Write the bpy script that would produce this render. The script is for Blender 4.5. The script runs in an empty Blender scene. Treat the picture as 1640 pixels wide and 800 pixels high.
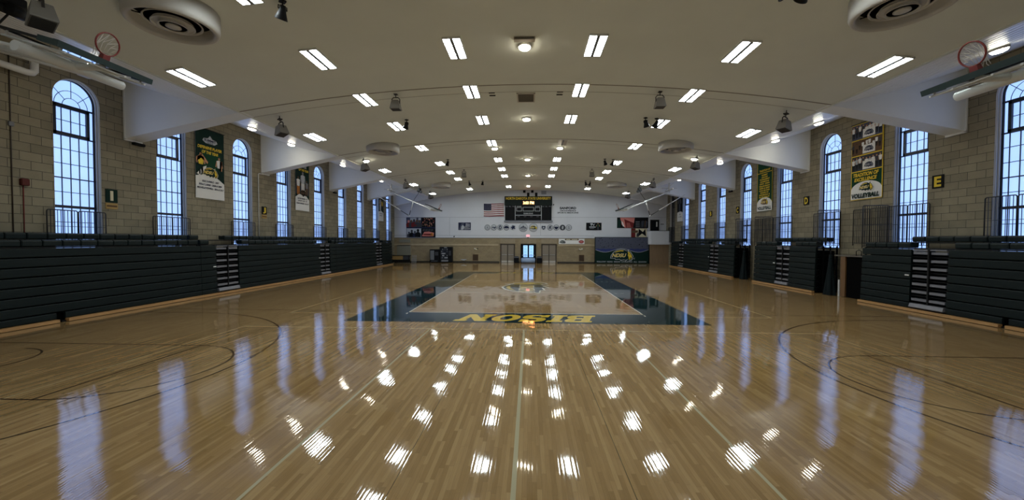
import bpy, math, random
from mathutils import Vector, Matrix
random.seed(7)
SC = bpy.context.scene
COL = SC.collection
PI = math.pi

# ------------------------------------------------------------------ helpers
def lin(c):
    c = c/255.0
    return c/12.92 if c <= 0.04045 else ((c+0.055)/1.055)**2.4
def rgb(r, g, b): return (lin(r), lin(g), lin(b), 1.0)

MATS = {}
def mat(name, color, rough=0.6, metal=0.0, emit=None, estr=0.0, spec=0.5, coat=0.0, alpha=1.0, trans=0.0):
    if name in MATS: return MATS[name]
    m = bpy.data.materials.new(name); m.use_nodes = True
    b = m.node_tree.nodes['Principled BSDF']
    b.inputs['Base Color'].default_value = color
    b.inputs['Roughness'].default_value = rough
    b.inputs['Metallic'].default_value = metal
    b.inputs['Specular IOR Level'].default_value = spec
    b.inputs['Coat Weight'].default_value = coat
    b.inputs['Transmission Weight'].default_value = trans
    if emit is not None:
        b.inputs['Emission Color'].default_value = emit
        b.inputs['Emission Strength'].default_value = estr
    MATS[name] = m
    return m

class NT:
    def __init__(s, m):
        s.t = m.node_tree; s.n = s.t.nodes; s.l = s.t.links
    def add(s, typ, **kw):
        nd = s.n.new(typ)
        for k, v in kw.items():
            if k.startswith('i_'):
                key = k[2:]; key = int(key) if key.isdigit() else key.replace('_', ' ')
                s.put(nd.inputs[key], v)
            else: setattr(nd, k, v)
        return nd
    def put(s, sock, v):
        if isinstance(v, bpy.types.NodeSocket): s.l.new(v, sock)
        else: sock.default_value = v
    def m(s, op, a, b=0.0, c=0.0):
        nd = s.n.new('ShaderNodeMath'); nd.operation = op
        s.put(nd.inputs[0], a); s.put(nd.inputs[1], b); s.put(nd.inputs[2], c)
        return nd.outputs[0]
    def xyz(s, x, y, z):
        nd = s.n.new('ShaderNodeCombineXYZ')
        s.put(nd.inputs[0], x); s.put(nd.inputs[1], y); s.put(nd.inputs[2], z)
        return nd.outputs[0]
    def mix(s, f, a, b, typ='RGBA', blend='MIX'):
        nd = s.n.new('ShaderNodeMix'); nd.data_type = typ; nd.blend_type = blend
        s.put(nd.inputs[0], f)
        i = 6 if typ == 'RGBA' else 2
        s.put(nd.inputs[i], a); s.put(nd.inputs[i+1], b)
        return nd.outputs[2 if typ == 'RGBA' else 0]
    def ramp(s, f, stops):
        nd = s.n.new('ShaderNodeValToRGB'); s.put(nd.inputs[0], f)
        e = nd.color_ramp.elements
        while len(e) < len(stops): e.new(0.5)
        for q, (p, c) in zip(e, stops): q.position = p; q.color = c
        return nd.outputs[0]

def new_mat(name):
    m = bpy.data.materials.new(name); m.use_nodes = True
    MATS[name] = m
    t = NT(m)
    return m, t, t.n['Principled BSDF']

class MB:
    """collects geometry; build() links it as ONE mesh object"""
    def __init__(s): s.v = []; s.f = []; s.mi = []; s.sm = []
    def face(s, idx, mi=0, smooth=False):
        s.f.append(tuple(idx)); s.mi.append(mi); s.sm.append(smooth)
    def poly(s, pts, mi=0, smooth=False):
        b = len(s.v); s.v += [tuple(p) for p in pts]; s.face(range(b, b+len(pts)), mi, smooth)
    def box(s, a, c, mi=0, mtx=None):
        x0, y0, z0 = a; x1, y1, z1 = c
        P = [(x0,y0,z0),(x1,y0,z0),(x1,y1,z0),(x0,y1,z0),(x0,y0,z1),(x1,y0,z1),(x1,y1,z1),(x0,y1,z1)]
        if mtx: P = [tuple(mtx @ Vector(p)) for p in P]
        b = len(s.v); s.v += P
        for q in ((0,3,2,1),(4,5,6,7),(0,1,5,4),(1,2,6,5),(2,3,7,6),(3,0,4,7)): s.face([b+i for i in q], mi)
        return s
    def rbox(s, a, c, r=0.02, mi=0, mtx=None):
        """box with chamfered vertical and horizontal edges (stacked octagon prisms)"""
        x0, y0, z0 = a; x1, y1, z1 = c
        def ring(i, z):
            return [(x0+r+i, y0+i, z), (x1-r-i, y0+i, z), (x1-i, y0+r+i, z), (x1-i, y1-r-i, z),
                    (x1-r-i, y1-i, z), (x0+r+i, y1-i, z), (x0+i, y1-r-i, z), (x0+i, y0+r+i, z)]
        rings = [ring(r, z0), ring(0, z0+r), ring(0, z1-r), ring(r, z1)]
        b = len(s.v)
        for R in rings: s.v += [tuple(mtx @ Vector(p)) if mtx else p for p in R]
        for k in range(3):
            for i in range(8):
                j = (i+1) % 8
                s.face([b+8*k+i, b+8*k+j, b+8*k+8+j, b+8*k+8+i], mi)
        s.face([b+i for i in range(7, -1, -1)], mi); s.face([b+24+i for i in range(8)], mi)
        return s
    def prism(s, pts2, fn, d0, d1, mi=0, smooth=False):
        """extrude polygon pts2 between d0 and d1 through fn(u, v, d)"""
        n = len(pts2); b = len(s.v)
        s.v += [tuple(fn(u, v, d0)) for u, v in pts2] + [tuple(fn(u, v, d1)) for u, v in pts2]
        s.face(range(b, b+n), mi); s.face(range(b+2*n-1, b+n-1, -1), mi)
        for i in range(n):
            j = (i+1) % n
            s.face([b+i, b+n+i, b+n+j, b+j], mi, smooth)
        return s
    def tube(s, pts, r, n=8, mi=0, closed=False, cap=True):
        pts = [Vector(p) for p in pts]; m = len(pts)
        rr = r if isinstance(r, (list, tuple)) else [r]*m
        b = len(s.v); up = None
        for k in range(m):
            if closed: d = pts[(k+1) % m]-pts[k-1]
            elif k == 0: d = pts[1]-pts[0]
            elif k == m-1: d = pts[-1]-pts[-2]
            else: d = (pts[k+1]-pts[k]).normalized()+(pts[k]-pts[k-1]).normalized()
            if d.length < 1e-9: d = Vector((0,0,1))
            d.normalize()
            if up is None:
                up = Vector((0,0,1)) if abs(d.z) < 0.9 else Vector((1,0,0))
            sx = d.cross(up)
            if sx.length < 1e-4: sx = d.cross(Vector((0,1,0)))
            sx.normalize(); sy = sx.cross(d).normalized(); up = sy
            for i in range(n):
                a = 2*PI*i/n
                s.v.append(tuple(pts[k]+(sx*math.cos(a)+sy*math.sin(a))*rr[k]))
        for k in range(m if closed else m-1):
            k2 = (k+1) % m
            for i in range(n):
                j = (i+1) % n
                s.face([b+k*n+i, b+k*n+j, b+k2*n+j, b+k2*n+i], mi, n > 5)
        if cap and not closed:
            s.face([b+i for i in range(n-1, -1, -1)], mi); s.face([b+(m-1)*n+i for i in range(n)], mi)
        return s
    def lathe(s, prof, n=32, mi=0, mtx=None, smooth=True):
        b = len(s.v); m = len(prof)
        for r, z in prof:
            for i in range(n):
                a = 2*PI*i/n
                p = Vector((r*math.cos(a), r*math.sin(a), z))
                s.v.append(tuple(mtx @ p if mtx else p))
        for k in range(m-1):
            for i in range(n):
                j = (i+1) % n
                s.face([b+k*n+i, b+k*n+j, b+(k+1)*n+j, b+(k+1)*n+i], mi, smooth)
        if prof[0][0] > 1e-6: s.face([b+i for i in range(n-1, -1, -1)], mi)
        if prof[-1][0] > 1e-6: s.face([b+(m-1)*n+i for i in range(n)], mi)
        return s
    def build(s, name, mats, parent=None, loc=(0,0,0)):
        """vertices are given in world coordinates; they are stored relative to the thing's base"""
        if not isinstance(mats, (list, tuple)): mats = [mats]
        org = Vector(parent['_o'] if parent is not None and '_o' in parent else loc)
        me = bpy.data.meshes.new(name)
        me.from_pydata([tuple(Vector(p)-org) for p in s.v], [], s.f)
        for m in mats: me.materials.append(m)
        me.polygons.foreach_set('material_index', s.mi)
        me.polygons.foreach_set('use_smooth', s.sm)
        me.update()
        o = bpy.data.objects.new(name, me); COL.objects.link(o)
        if parent is not None: o.parent = parent; o['_o'] = tuple(org)
        else: o.location = org; o['_o'] = tuple(org)
        return o

def tag(o, label=None, cat=None, group=None, kind=None):
    if label: o['label'] = label
    if cat: o['category'] = cat
    if group: o['group'] = group
    if kind: o['kind'] = kind
    return o
def thing(name, label, cat, loc=(0,0,0), group=None):
    o = bpy.data.objects.new(name, None); COL.objects.link(o)
    o.empty_display_size = 0.2
    o.location = loc; o['_o'] = tuple(loc)
    return tag(o, label, cat, group)
def kids(o): return [c for c in bpy.data.objects if c.parent == o]
def dup(root, loc, rot=(0,0,0), label=None, group=None):
    r = root.copy(); COL.objects.link(r); r.location = loc; r.rotation_euler = rot
    if label: r['label'] = label
    if group: r['group'] = group
    for ch in kids(root):
        c = ch.copy(); COL.objects.link(c); c.parent = r
        for g in kids(ch):
            d = g.copy(); COL.objects.link(d); d.parent = c
    return r
ORD = ['nearest','second','third','fourth','fifth','sixth','seventh','eighth','ninth','tenth']
ORDL = ['first','second','third','fourth','fifth','sixth','seventh','eighth']

# ------------------------------------------------------------------ materials
WALLX, FARY, NEARY = 17.05, 49.75, -1.25

def floor_normal(t, amp=1.0):
    """world normal of the varnished boards: each narrow strip lies a little out of true"""
    geo = t.add('ShaderNodeNewGeometry')
    sp = t.add('ShaderNodeSeparateXYZ'); t.put(sp.inputs[0], geo.outputs['Position'])
    x, y = sp.outputs[0], sp.outputs[1]
    W = 0.057
    q = t.m('DIVIDE', x, W); row = t.m('FLOOR', q); fx = t.m('SUBTRACT', q, row)
    wn = t.add('ShaderNodeTexWhiteNoise', noise_dimensions='1D'); t.put(wn.inputs['W'], row)
    rr = wn.outputs['Value']
    L = t.m('DIVIDE', t.m('ADD', y, t.m('MULTIPLY', rr, 37.0)), 0.95)
    seg = t.m('FLOOR', L); fy = t.m('SUBTRACT', L, seg)
    wn2 = t.add('ShaderNodeTexWhiteNoise', noise_dimensions='2D'); t.put(wn2.inputs['Vector'], t.xyz(row, seg, 0.0))
    nz = t.add('ShaderNodeTexNoise', noise_dimensions='2D'); t.put(nz.inputs['Vector'], t.xyz(t.m('MULTIPLY', x, 2.2), t.m('MULTIPLY', y, 2.2), 0.0))
    nz.inputs['Scale'].default_value = 1.0; nz.inputs['Detail'].default_value = 2.0
    nsep = t.add('ShaderNodeSeparateColor'); t.put(nsep.inputs[0], nz.outputs['Color'])
    ax = t.m('MULTIPLY', t.m('SUBTRACT', wn2.outputs['Value'], 0.5), 0.012*amp)
    ax = t.m('ADD', ax, t.m('MULTIPLY', t.m('SUBTRACT', fx, 0.5), 0.034*amp))
    ax = t.m('ADD', ax, t.m('MULTIPLY', t.m('SUBTRACT', nsep.outputs[0], 0.5), 0.010*amp))
    ay = t.m('MULTIPLY', t.m('SUBTRACT', nsep.outputs[1], 0.5), 0.022*amp)
    vn = t.add('ShaderNodeVectorMath', operation='NORMALIZE'); t.put(vn.inputs[0], t.xyz(ax, ay, 1.0))
    return vn.outputs[0], x, y, fx, fy, wn2, rr

FLOOR_IOR, FLOOR_ROUGH = 2.2, 0.04
def floor_mat():
    m, t, b = new_mat('varnished maple strip flooring')
    n, x, y, fx, fy, wn2, rr = floor_normal(t)
    s2 = t.add('ShaderNodeSeparateColor'); t.put(s2.inputs[0], wn2.outputs['Color'])
    c = t.ramp(s2.outputs[0], [(0.0, rgb(136,108,68)), (0.35, rgb(146,117,76)), (0.7, rgb(154,125,84)), (1.0, rgb(163,135,93))])
    g = t.add('ShaderNodeTexNoise', noise_dimensions='3D')
    t.put(g.inputs['Vector'], t.xyz(t.m('MULTIPLY', x, 90.0), t.m('MULTIPLY', y, 3.5), t.m('MULTIPLY', s2.outputs[1], 20.0)))
    g.inputs['Scale'].default_value = 1.0; g.inputs['Detail'].default_value = 3.0
    c = t.mix(0.55, c, t.mix(1.0, c, t.ramp(g.outputs['Fac'], [(0.25, (0.78,0.75,0.7,1)), (0.7, (1.06,1.06,1.06,1))]), blend='MULTIPLY'))
    gap = t.m('MAXIMUM', t.m('LESS_THAN', fx, 0.035), t.m('LESS_THAN', fy, 0.0035))
    joint = t.m('LESS_THAN', t.m('ABSOLUTE', t.m('SUBTRACT', t.m('ABSOLUTE', x), 1.37)), 0.005)
    c = t.mix(t.m('MAXIMUM', t.m('MULTIPLY', gap, 0.4), t.m('MULTIPLY', joint, 0.8)), c, rgb(60,42,24))
    t.put(b.inputs['Base Color'], c)
    b.inputs['Roughness'].default_value = FLOOR_ROUGH
    b.inputs['IOR'].default_value = FLOOR_IOR
    t.put(b.inputs['Normal'], n)
    return m
def paint_mat(name, color):
    m, t, b = new_mat(name)
    n = floor_normal(t, 0.35)[0]
    b.inputs['Base Color'].default_value = color
    b.inputs['Roughness'].default_value = FLOOR_ROUGH*0.8
    b.inputs['IOR'].default_value = FLOOR_IOR
    t.put(b.inputs['Normal'], n)
    return m
def block_mat(name, axis, w, h, mort, c1, c2, cm, var):
    m, t, b = new_mat(name)
    geo = t.add('ShaderNodeNewGeometry')
    sp = t.add('ShaderNodeSeparateXYZ'); t.put(sp.inputs[0], geo.outputs['Position'])
    u = sp.outputs[1] if axis == 'y' else sp.outputs[0]
    v = t.xyz(u, sp.outputs[2], 0.0)
    br = t.add('ShaderNodeTexBrick', offset=0.5)
    t.put(br.inputs['Vector'], v)
    for k, q in (('Color1', c1), ('Color2', c2), ('Mortar', cm), ('Scale', 1.0), ('Mortar Size', mort), ('Mortar Smooth', 0.2), ('Bias', 0.0), ('Brick Width', w), ('Row Height', h)):
        br.inputs[k].default_value = q
    nz = t.add('ShaderNodeTexNoise'); t.put(nz.inputs['Vector'], geo.outputs['Position'])
    nz.inputs['Scale'].default_value = 1.3; nz.inputs['Detail'].default_value = 5.0; nz.inputs['Roughness'].default_value = 0.65
    c = t.mix(1.0, br.outputs['Color'], t.ramp(nz.outputs['Fac'], [(0.2, (1-var,1-var,1-var,1)), (0.8, (1+var,1+var,1+var*0.9,1))]), blend='MULTIPLY')
    t.put(b.inputs['Base Color'], c)
    b.inputs['Roughness'].default_value = 0.75
    bp = t.add('ShaderNodeBump'); bp.inputs['Strength'].default_value = 0.5; bp.inputs['Distance'].default_value = 0.008
    t.put(bp.inputs['Height'], t.m('SUBTRACT', t.m('MULTIPLY', nz.outputs['Fac'], 0.4), br.outputs['Fac']))
    t.put(b.inputs['Normal'], bp.outputs[0])
    return m
def noisy_mat(name, color, var=0.08, scale=2.0, rough=0.6, stretch=(1,1,1), bump=0.0, spec=0.5):
    m, t, b = new_mat(name)
    geo = t.add('ShaderNodeNewGeometry')
    mp = t.add('ShaderNodeMapping'); t.put(mp.inputs[0], geo.outputs['Position']); mp.inputs['Scale'].default_value = stretch
    nz = t.add('ShaderNodeTexNoise'); t.put(nz.inputs['Vector'], mp.outputs[0])
    nz.inputs['Scale'].default_value = scale; nz.inputs['Detail'].default_value = 4.0
    a = tuple(max(0, q*(1-var)) for q in color[:3])+(1,); c = tuple(min(1, q*(1+var)) for q in color[:3])+(1,)
    t.put(b.inputs['Base Color'], t.ramp(nz.outputs['Fac'], [(0.3, a), (0.7, c)]))
    b.inputs['Roughness'].default_value = rough
    b.inputs['Specular IOR Level'].default_value = spec
    if bump:
        bp = t.add('ShaderNodeBump'); bp.inputs['Strength'].default_value = bump; bp.inputs['Distance'].default_value = 0.01
        t.put(bp.inputs['Height'], nz.outputs['Fac']); t.put(b.inputs['Normal'], bp.outputs[0])
    return m
def pane_mat(name, col, strength):
    m, t, b = new_mat(name)
    geo = t.add('ShaderNodeNewGeometry')
    nz = t.add('ShaderNodeTexNoise'); t.put(nz.inputs['Vector'], geo.outputs['Position'])
    nz.inputs['Scale'].default_value = 1.4; nz.inputs['Detail'].default_value = 3.0
    c = t.mix(nz.outputs['Fac'], tuple(q*0.88 for q in col[:3])+(1,), tuple(q*1.12 for q in col[:3])+(1,))
    b.inputs['Base Color'].default_value = (0.35,0.4,0.45,1)
    b.inputs['Roughness'].default_value = 0.25
    t.put(b.inputs['Emission Color'], c); b.inputs['Emission Strength'].default_value = strength
    return m
def wood_mat(name, c1, c2, rough=0.45, axis=2):
    m, t, b = new_mat(name)
    geo = t.add('ShaderNodeNewGeometry')
    mp = t.add('ShaderNodeMapping'); t.put(mp.inputs[0], geo.outputs['Position'])
    sc = [14,14,14]; sc[axis] = 1.2; mp.inputs['Scale'].default_value = sc
    nz = t.add('ShaderNodeTexNoise'); t.put(nz.inputs['Vector'], mp.outputs[0]); nz.inputs['Scale'].default_value = 1.0; nz.inputs['Detail'].default_value = 4.0
    t.put(b.inputs['Base Color'], t.ramp(nz.outputs['Fac'], [(0.3, c1), (0.7, c2)]))
    b.inputs['Roughness'].default_value = rough
    return m

M_FLOOR = floor_mat()
M_PGREEN = paint_mat('dark green court paint', rgb(20,42,44))
M_PYEL = paint_mat('yellow court paint', rgb(205,172,60))
M_PWHITE = paint_mat('white court paint', rgb(205,200,185))
M_PCREAM = paint_mat('cream court line paint', rgb(196,180,140))
M_PGREY = paint_mat('grey court line paint', rgb(170,163,134))
M_PDARK = paint_mat('brown court line paint', rgb(62,42,24))
M_PLIME = paint_mat('olive court paint', rgb(120,125,60))
M_BLOCK = block_mat('tan facing block, side walls', 'y', 0.62, 0.305, 0.008, rgb(142,133,111), rgb(124,116,96), rgb(46,42,32), 0.2)
M_TILE = block_mat('tan glazed tile, end walls', 'x', 0.40, 0.20, 0.004, rgb(150,134,104), rgb(138,123,96), rgb(112,98,76), 0.14)
M_CEIL = noisy_mat('off white ceiling boards', rgb(218,220,210), 0.03, 0.6, 0.75, spec=0.25)
M_SOFF = noisy_mat('white ribbed soffit panels', rgb(238,240,241), 0.02, 1.0, 0.32, (1,1,1))
M_BEAM = noisy_mat('white painted beam boxing', rgb(232,235,236), 0.02, 0.8, 0.6, spec=0.3)
M_SEAM = mat('ceiling joint shadow strip', rgb(150,142,130), 0.8)
M_FARW = noisy_mat('pale grey end wall paint', rgb(206,208,214), 0.025, 0.7, 0.7, spec=0.3)
M_FARL = mat('end wall joint strip', rgb(128,132,140), 0.8)
M_STONE = noisy_mat('tan stone band', rgb(172,156,126), 0.08, 3.0, 0.7)
M_STONE2 = noisy_mat('brown grey stone lintel', rgb(150,136,112), 0.08, 3.0, 0.7)
M_PANE = pane_mat('frosted daylight glass', (0.172,0.285,0.60,1), 1.15)
M_PANE_DOOR = pane_mat('daylight door glass', (0.30,0.62,1.25,1), 0.6)
M_PANE_OFF = mat('boarded grey glass', rgb(120,118,112), 0.4)
M_FRAME = mat('dark bronze window frame', rgb(30,34,46), 0.45)
M_JAMB = mat('grey window jamb', rgb(190,190,188), 0.6)
M_BGREEN = noisy_mat('dark green bleacher plastic', rgb(12,24,24), 0.10, 6.0, 0.5, (1,0.3,3), 0.06, spec=0.2)
M_BSEAT = noisy_mat('dark green moulded seat plastic', rgb(13,26,26), 0.10, 9.0, 0.45, spec=0.25)
M_BLACK = mat('black steel', rgb(14,15,16), 0.5, spec=0.3)
M_RAIL = mat('black painted rail tube', rgb(20,22,28), 0.4)
M_VOID = mat('black bleacher understructure', rgb(8,9,10), 0.9, spec=0.1)
M_TREAD = mat('grey aluminium tread', rgb(120,120,126), 0.45, 0.2)
M_KICK = wood_mat('varnished kick board', rgb(160,120,74), rgb(184,142,92), 0.4, 1)
M_WHITE = mat('white enamel', rgb(222,222,220), 0.4)
M_WTUBE = mat('white painted tube', rgb(205,205,202), 0.4)
M_LAMP = mat('lit ceiling panel lens', rgb(230,235,240), 0.4, emit=(0.88,0.98,1.0,1), estr=18.0)
M_LAMPOFF = mat('unlit ceiling panel lens', rgb(176,170,160), 0.4)
M_DOWN = mat('lit warm round lens', rgb(240,235,220), 0.4, emit=(1.0,0.93,0.74,1), estr=24.0)
M_GREY = mat('grey speaker shell', rgb(128,124,118), 0.55)
M_GRILLE = mat('dark speaker grille', rgb(52,48,44), 0.7)
M_CHROME = mat('brushed steel', rgb(180,180,182), 0.3, 0.8)
M_PAD = mat('dark green board padding', rgb(14,40,38), 0.5)
M_ORANGE = mat('orange rim paint', rgb(118,36,30), 0.45)
M_NET = mat('white net cord', rgb(214,210,204), 0.8)
def glass_mat():
    m, t, b = new_mat('clear backboard glass')
    b.inputs['Base Color'].default_value = (0.9,0.97,0.95,1)
    b.inputs['Roughness'].default_value = 0.02
    b.inputs['Transmission Weight'].default_value = 1.0
    b.inputs['IOR'].default_value = 1.1
    return m
M_GLASS = glass_mat()
M_DOOR = mat('grey beige door leaf', rgb(128,118,104), 0.5)
M_DFRAME = mat('dark brown door frame', rgb(58,48,40), 0.5)
M_BASE = mat('black rubber base strip', rgb(24,22,22), 0.5)

# palette for printed things
def ink(name, r, g, b, rough=0.75): return mat(name, rgb(r,g,b), rough, spec=0.15)
I_GREEN = ink('ink green', 18,62,42); I_DKGREEN = ink('ink dark green', 14,40,34); I_YEL = ink('ink yellow', 226,196,66)
I_WHITE = ink('ink white', 226,226,224); I_BLACK = ink('ink black', 18,19,22); I_NAVY = ink('ink navy', 34,40,66)
I_RED = ink('ink red', 128,40,52); I_SKIN = ink('ink skin', 188,140,108); I_GREY = ink('ink grey', 120,122,128)
I_LGREY = ink('ink pale grey', 176,180,186); I_BROWN = ink('ink brown', 96,74,56); I_BLUE = ink('ink blue', 52,62,112)
I_ORANGE = ink('ink orange', 190,120,50); I_DGREY = ink('ink dark grey', 62,64,70); I_PINK = ink('ink pink', 206,128,120); I_SLATE = ink('ink slate', 80,84,100)
I_MAROON = ink('ink maroon', 112,40,40); I_CREAM = ink('ink cream', 214,206,176)
INK = dict(green=I_GREEN, dkgreen=I_DKGREEN, yel=I_YEL, white=I_WHITE, black=I_BLACK, navy=I_NAVY, red=I_RED, skin=I_SKIN, grey=I_GREY,
           lgrey=I_LGREY, brown=I_BROWN, blue=I_BLUE, orange=I_ORANGE, dgrey=I_DGREY, pink=I_PINK, slate=I_SLATE, maroon=I_MAROON, cream=I_CREAM,
           pgreen=M_PGREEN, pyel=M_PYEL, pwhite=M_PWHITE, pcream=M_PCREAM, plime=M_PLIME, pdark=M_PDARK, pgrey=M_PGREY)

# ------------------------------------------------------------------ printing on flat faces
_TXT = {}
def text_geo(s, bold):
    k = (s, bold)
    if k not in _TXT:
        cu = bpy.data.curves.new('lettering', 'FONT'); cu.body = s; cu.size = 1.0; cu.offset = bold; cu.resolution_u = 3
        ob = bpy.data.objects.new('lettering', cu); COL.objects.link(ob)
        dg = bpy.context.evaluated_depsgraph_get(); me = ob.evaluated_get(dg).to_mesh()
        vs = [(v.co.x, v.co.y) for v in me.vertices]; fs = [tuple(p.vertices) for p in me.polygons]
        ob.evaluated_get(dg).to_mesh_clear()
        bpy.data.objects.remove(ob); bpy.data.curves.remove(cu)
        x0 = min(v[0] for v in vs); x1 = max(v[0] for v in vs); y0 = min(v[1] for v in vs); y1 = max(v[1] for v in vs)
        _TXT[k] = ([((x-x0)/(x1-x0), (y-y0)/(y1-y0)) for x, y in vs], fs, (x1-x0)/(y1-y0))
    return _TXT[k]

def disc(cx, cy, rx, ry=None, n=24, a0=0, a1=2*PI):
    ry = rx if ry is None else ry
    full = abs(a1-a0-2*PI) < 1e-6
    k = n if full else n+1
    return [(cx+rx*math.cos(a0+(a1-a0)*i/n), cy+ry*math.sin(a0+(a1-a0)*i/n)) for i in range(k)]

class Print:
    """thin printed layers on a plane: o origin, ux right, uy up, the layers rise along the normal"""
    def __init__(s, o, ux, uy, step=0.0015, base=0.001):
        s.o = Vector(o); s.ux = Vector(ux); s.uy = Vector(uy); s.n = s.ux.cross(s.uy); s.mb = MB(); s.mats = []; s.step = step; s.k = base
    def mi(s, c):
        m = INK[c] if isinstance(c, str) else c
        if m not in s.mats: s.mats.append(m)
        return s.mats.index(m)
    def up(s): s.k += s.step; return s
    def P(s, u, v): return s.o+s.ux*u+s.uy*v+s.n*s.k
    def poly(s, pts, c): s.mb.poly([s.P(u, v) for u, v in pts], s.mi(c)); return s
    def rect(s, u0, v0, u1, v1, c): return s.poly([(u0,v0),(u1,v0),(u1,v1),(u0,v1)], c)
    def strip(s, pts, w, c, closed=False):
        n = len(pts)
        L = []; R = []
        for i in range(n):
            a = pts[(i-1) % n] if (closed or i) else pts[i]; b = pts[(i+1) % n] if (closed or i < n-1) else pts[i]
            dx, dy = b[0]-a[0], b[1]-a[1]; l = math.hypot(dx, dy) or 1
            L.append((pts[i][0]-dy/l*w/2, pts[i][1]+dx/l*w/2)); R.append((pts[i][0]+dy/l*w/2, pts[i][1]-dx/l*w/2))
        for i in range(n if closed else n-1):
            j = (i+1) % n
            s.poly([R[i], R[j], L[j], L[i]], c)
        return s
    def text(s, t, cx, cy, h, c, w=None, bold=0.02, shear=0.0):
        vs, fs, asp = text_geo(t, bold)
        w = h*asp if w is None else w
        b = len(s.mb.v); m = s.mi(c)
        for x, y in vs: s.mb.v.append(tuple(s.P(cx-w/2+x*w+shear*(y-0.5)*h, cy-h/2+y*h)))
        for f in fs: s.mb.face([b+i for i in f], m)
        return s
    def figure(s, cx, y0, h, top, bottom='black', skin='skin'):
        """a printed standing player: legs, body, arms, head"""
        w = h*0.13
        s.poly([(cx-w*0.8,y0),(cx-w*0.2,y0),(cx-w*0.05,y0+h*.45),(cx-w,y0+h*.47)], bottom)
        s.poly([(cx+w*0.2,y0),(cx+w*0.8,y0),(cx+w,y0+h*.47),(cx+w*0.05,y0+h*.45)], bottom)
        s.poly([(cx-w*.9,y0+h*.44),(cx+w*.9,y0+h*.44),(cx+w*1.3,y0+h*.8),(cx+w*.4,y0+h*.84),(cx-w*.4,y0+h*.84),(cx-w*1.3,y0+h*.8)], top)
        s.poly([(cx-w*1.3,y0+h*.8),(cx-w*1.9,y0+h*.5),(cx-w*1.45,y0+h*.48),(cx-w*1.0,y0+h*.7)], skin)
        s.poly([(cx+w*1.3,y0+h*.8),(cx+w*1.0,y0+h*.7),(cx+w*1.45,y0+h*.48),(cx+w*1.9,y0+h*.5)], skin)
        s.poly(disc(cx, y0+h*.92, w*.52, h*.075, 12), skin)
        s.poly(disc(cx, y0+h*.955, w*.56, h*.05, 10, 0, PI), 'black')
        return s
    def bust(s, cx, y0, h, c, head):
        w = h*.34
        s.poly([(cx-w,y0),(cx+w,y0),(cx+w*1.05,y0+h*.42),(cx+w*.55,y0+h*.58),(cx+w*.25,y0+h*.62),(cx-w*.25,y0+h*.62),(cx-w*.55,y0+h*.58),(cx-w*1.05,y0+h*.42)], c)
        s.poly(disc(cx, y0+h*.8, h*.15, h*.19, 14), head)
        return s
    def bison(s, cx, cy, w, body='dkgreen', let='yel', line='white', horn='white', flip=1):
        """charging bison mark: humped back, slanted NDSU letters across the body, lowered head"""
        k = w/2.0
        T = lambda q: [(cx+flip*x*k, cy+y*k) for x, y in q]
        hump = [(-1,-.28),(-.93,0),(-.74,.24),(-.45,.42),(-.12,.5),(.2,.46),(.42,.36),(.56,.4),(.62,.3),(.74,.28),(.84,.12),(.98,-.1),(.94,-.3),(.8,-.46),(.62,-.5),(.5,-.36),(.3,-.52),(.2,-.38),(-.1,-.5),(-.2,-.36),(-.55,-.4),(-.62,-.3)]
        s.poly(T([(x*1.06, y*1.1) for x, y in hump]), line); s.up()
        s.poly(T(hump), body); s.up()
        s.poly(T([(-.7,.2),(-.45,.36),(-.12,.44),(.16,.41),(.1,.33),(-.12,.35),(-.42,.28)]), let)
        s.poly(T([(.5,.28),(.62,.3),(.72,.2),(.82,.06),(.9,-.12),(.86,-.3),(.74,-.4),(.62,-.4),(.6,-.2),(.52,-.02),(.56,.12)]), let)
        s.poly(T([(.54,.3),(.5,.44),(.6,.52),(.66,.5),(.6,.44),(.63,.32)]), horn)
        s.up()
        s.poly(T([(.64,.1),(.74,.06),(.7,0)]), body)
        s.poly(T([(.7,-.24),(.84,-.22),(.78,-.34),(.68,-.34)]), body)
        if flip > 0:
            s.text('NDSU', cx-.26*k, cy-.03*k, .36*k, line, w=1.22*k, bold=0.05, shear=0.3); s.up()
            s.text('NDSU', cx-.26*k, cy-.03*k, .31*k, let, w=1.17*k, bold=0.02, shear=0.3)
        s.up()
        return s
    def build(s, name, parent): return s.mb.build(name, s.mats, parent)

def far_print(x, z, d=0.02, **kw): return Print((x, FARY-d, z), (1,0,0), (0,0,1), **kw)
def side_print(s, y, z, d, **kw):
    return Print((s*(WALLX-d), y, z), (0,-s,0), (0,0,1), **kw)

# ------------------------------------------------------------------ room shell
ZC, KC, XE, ZE, ZW = 9.12, 0.0067, 12.05, 8.15, 9.5
def zceil(x): return ZC-KC*x*x
XK, ZK = 14.3, 8.63
def zsoff(x):
    x = abs(x)
    return ZE+(x-XE)/(XK-XE)*(ZK-ZE) if x < XK else ZK+(x-XK)/(WALLX-XK)*(ZW-ZK)

mb = MB(); mb.box((-17.4,NEARY-0.2,-0.2),(17.4,FARY+0.2,0.0))
floor = tag(mb.build('floor', M_FLOOR), kind='structure')

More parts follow.
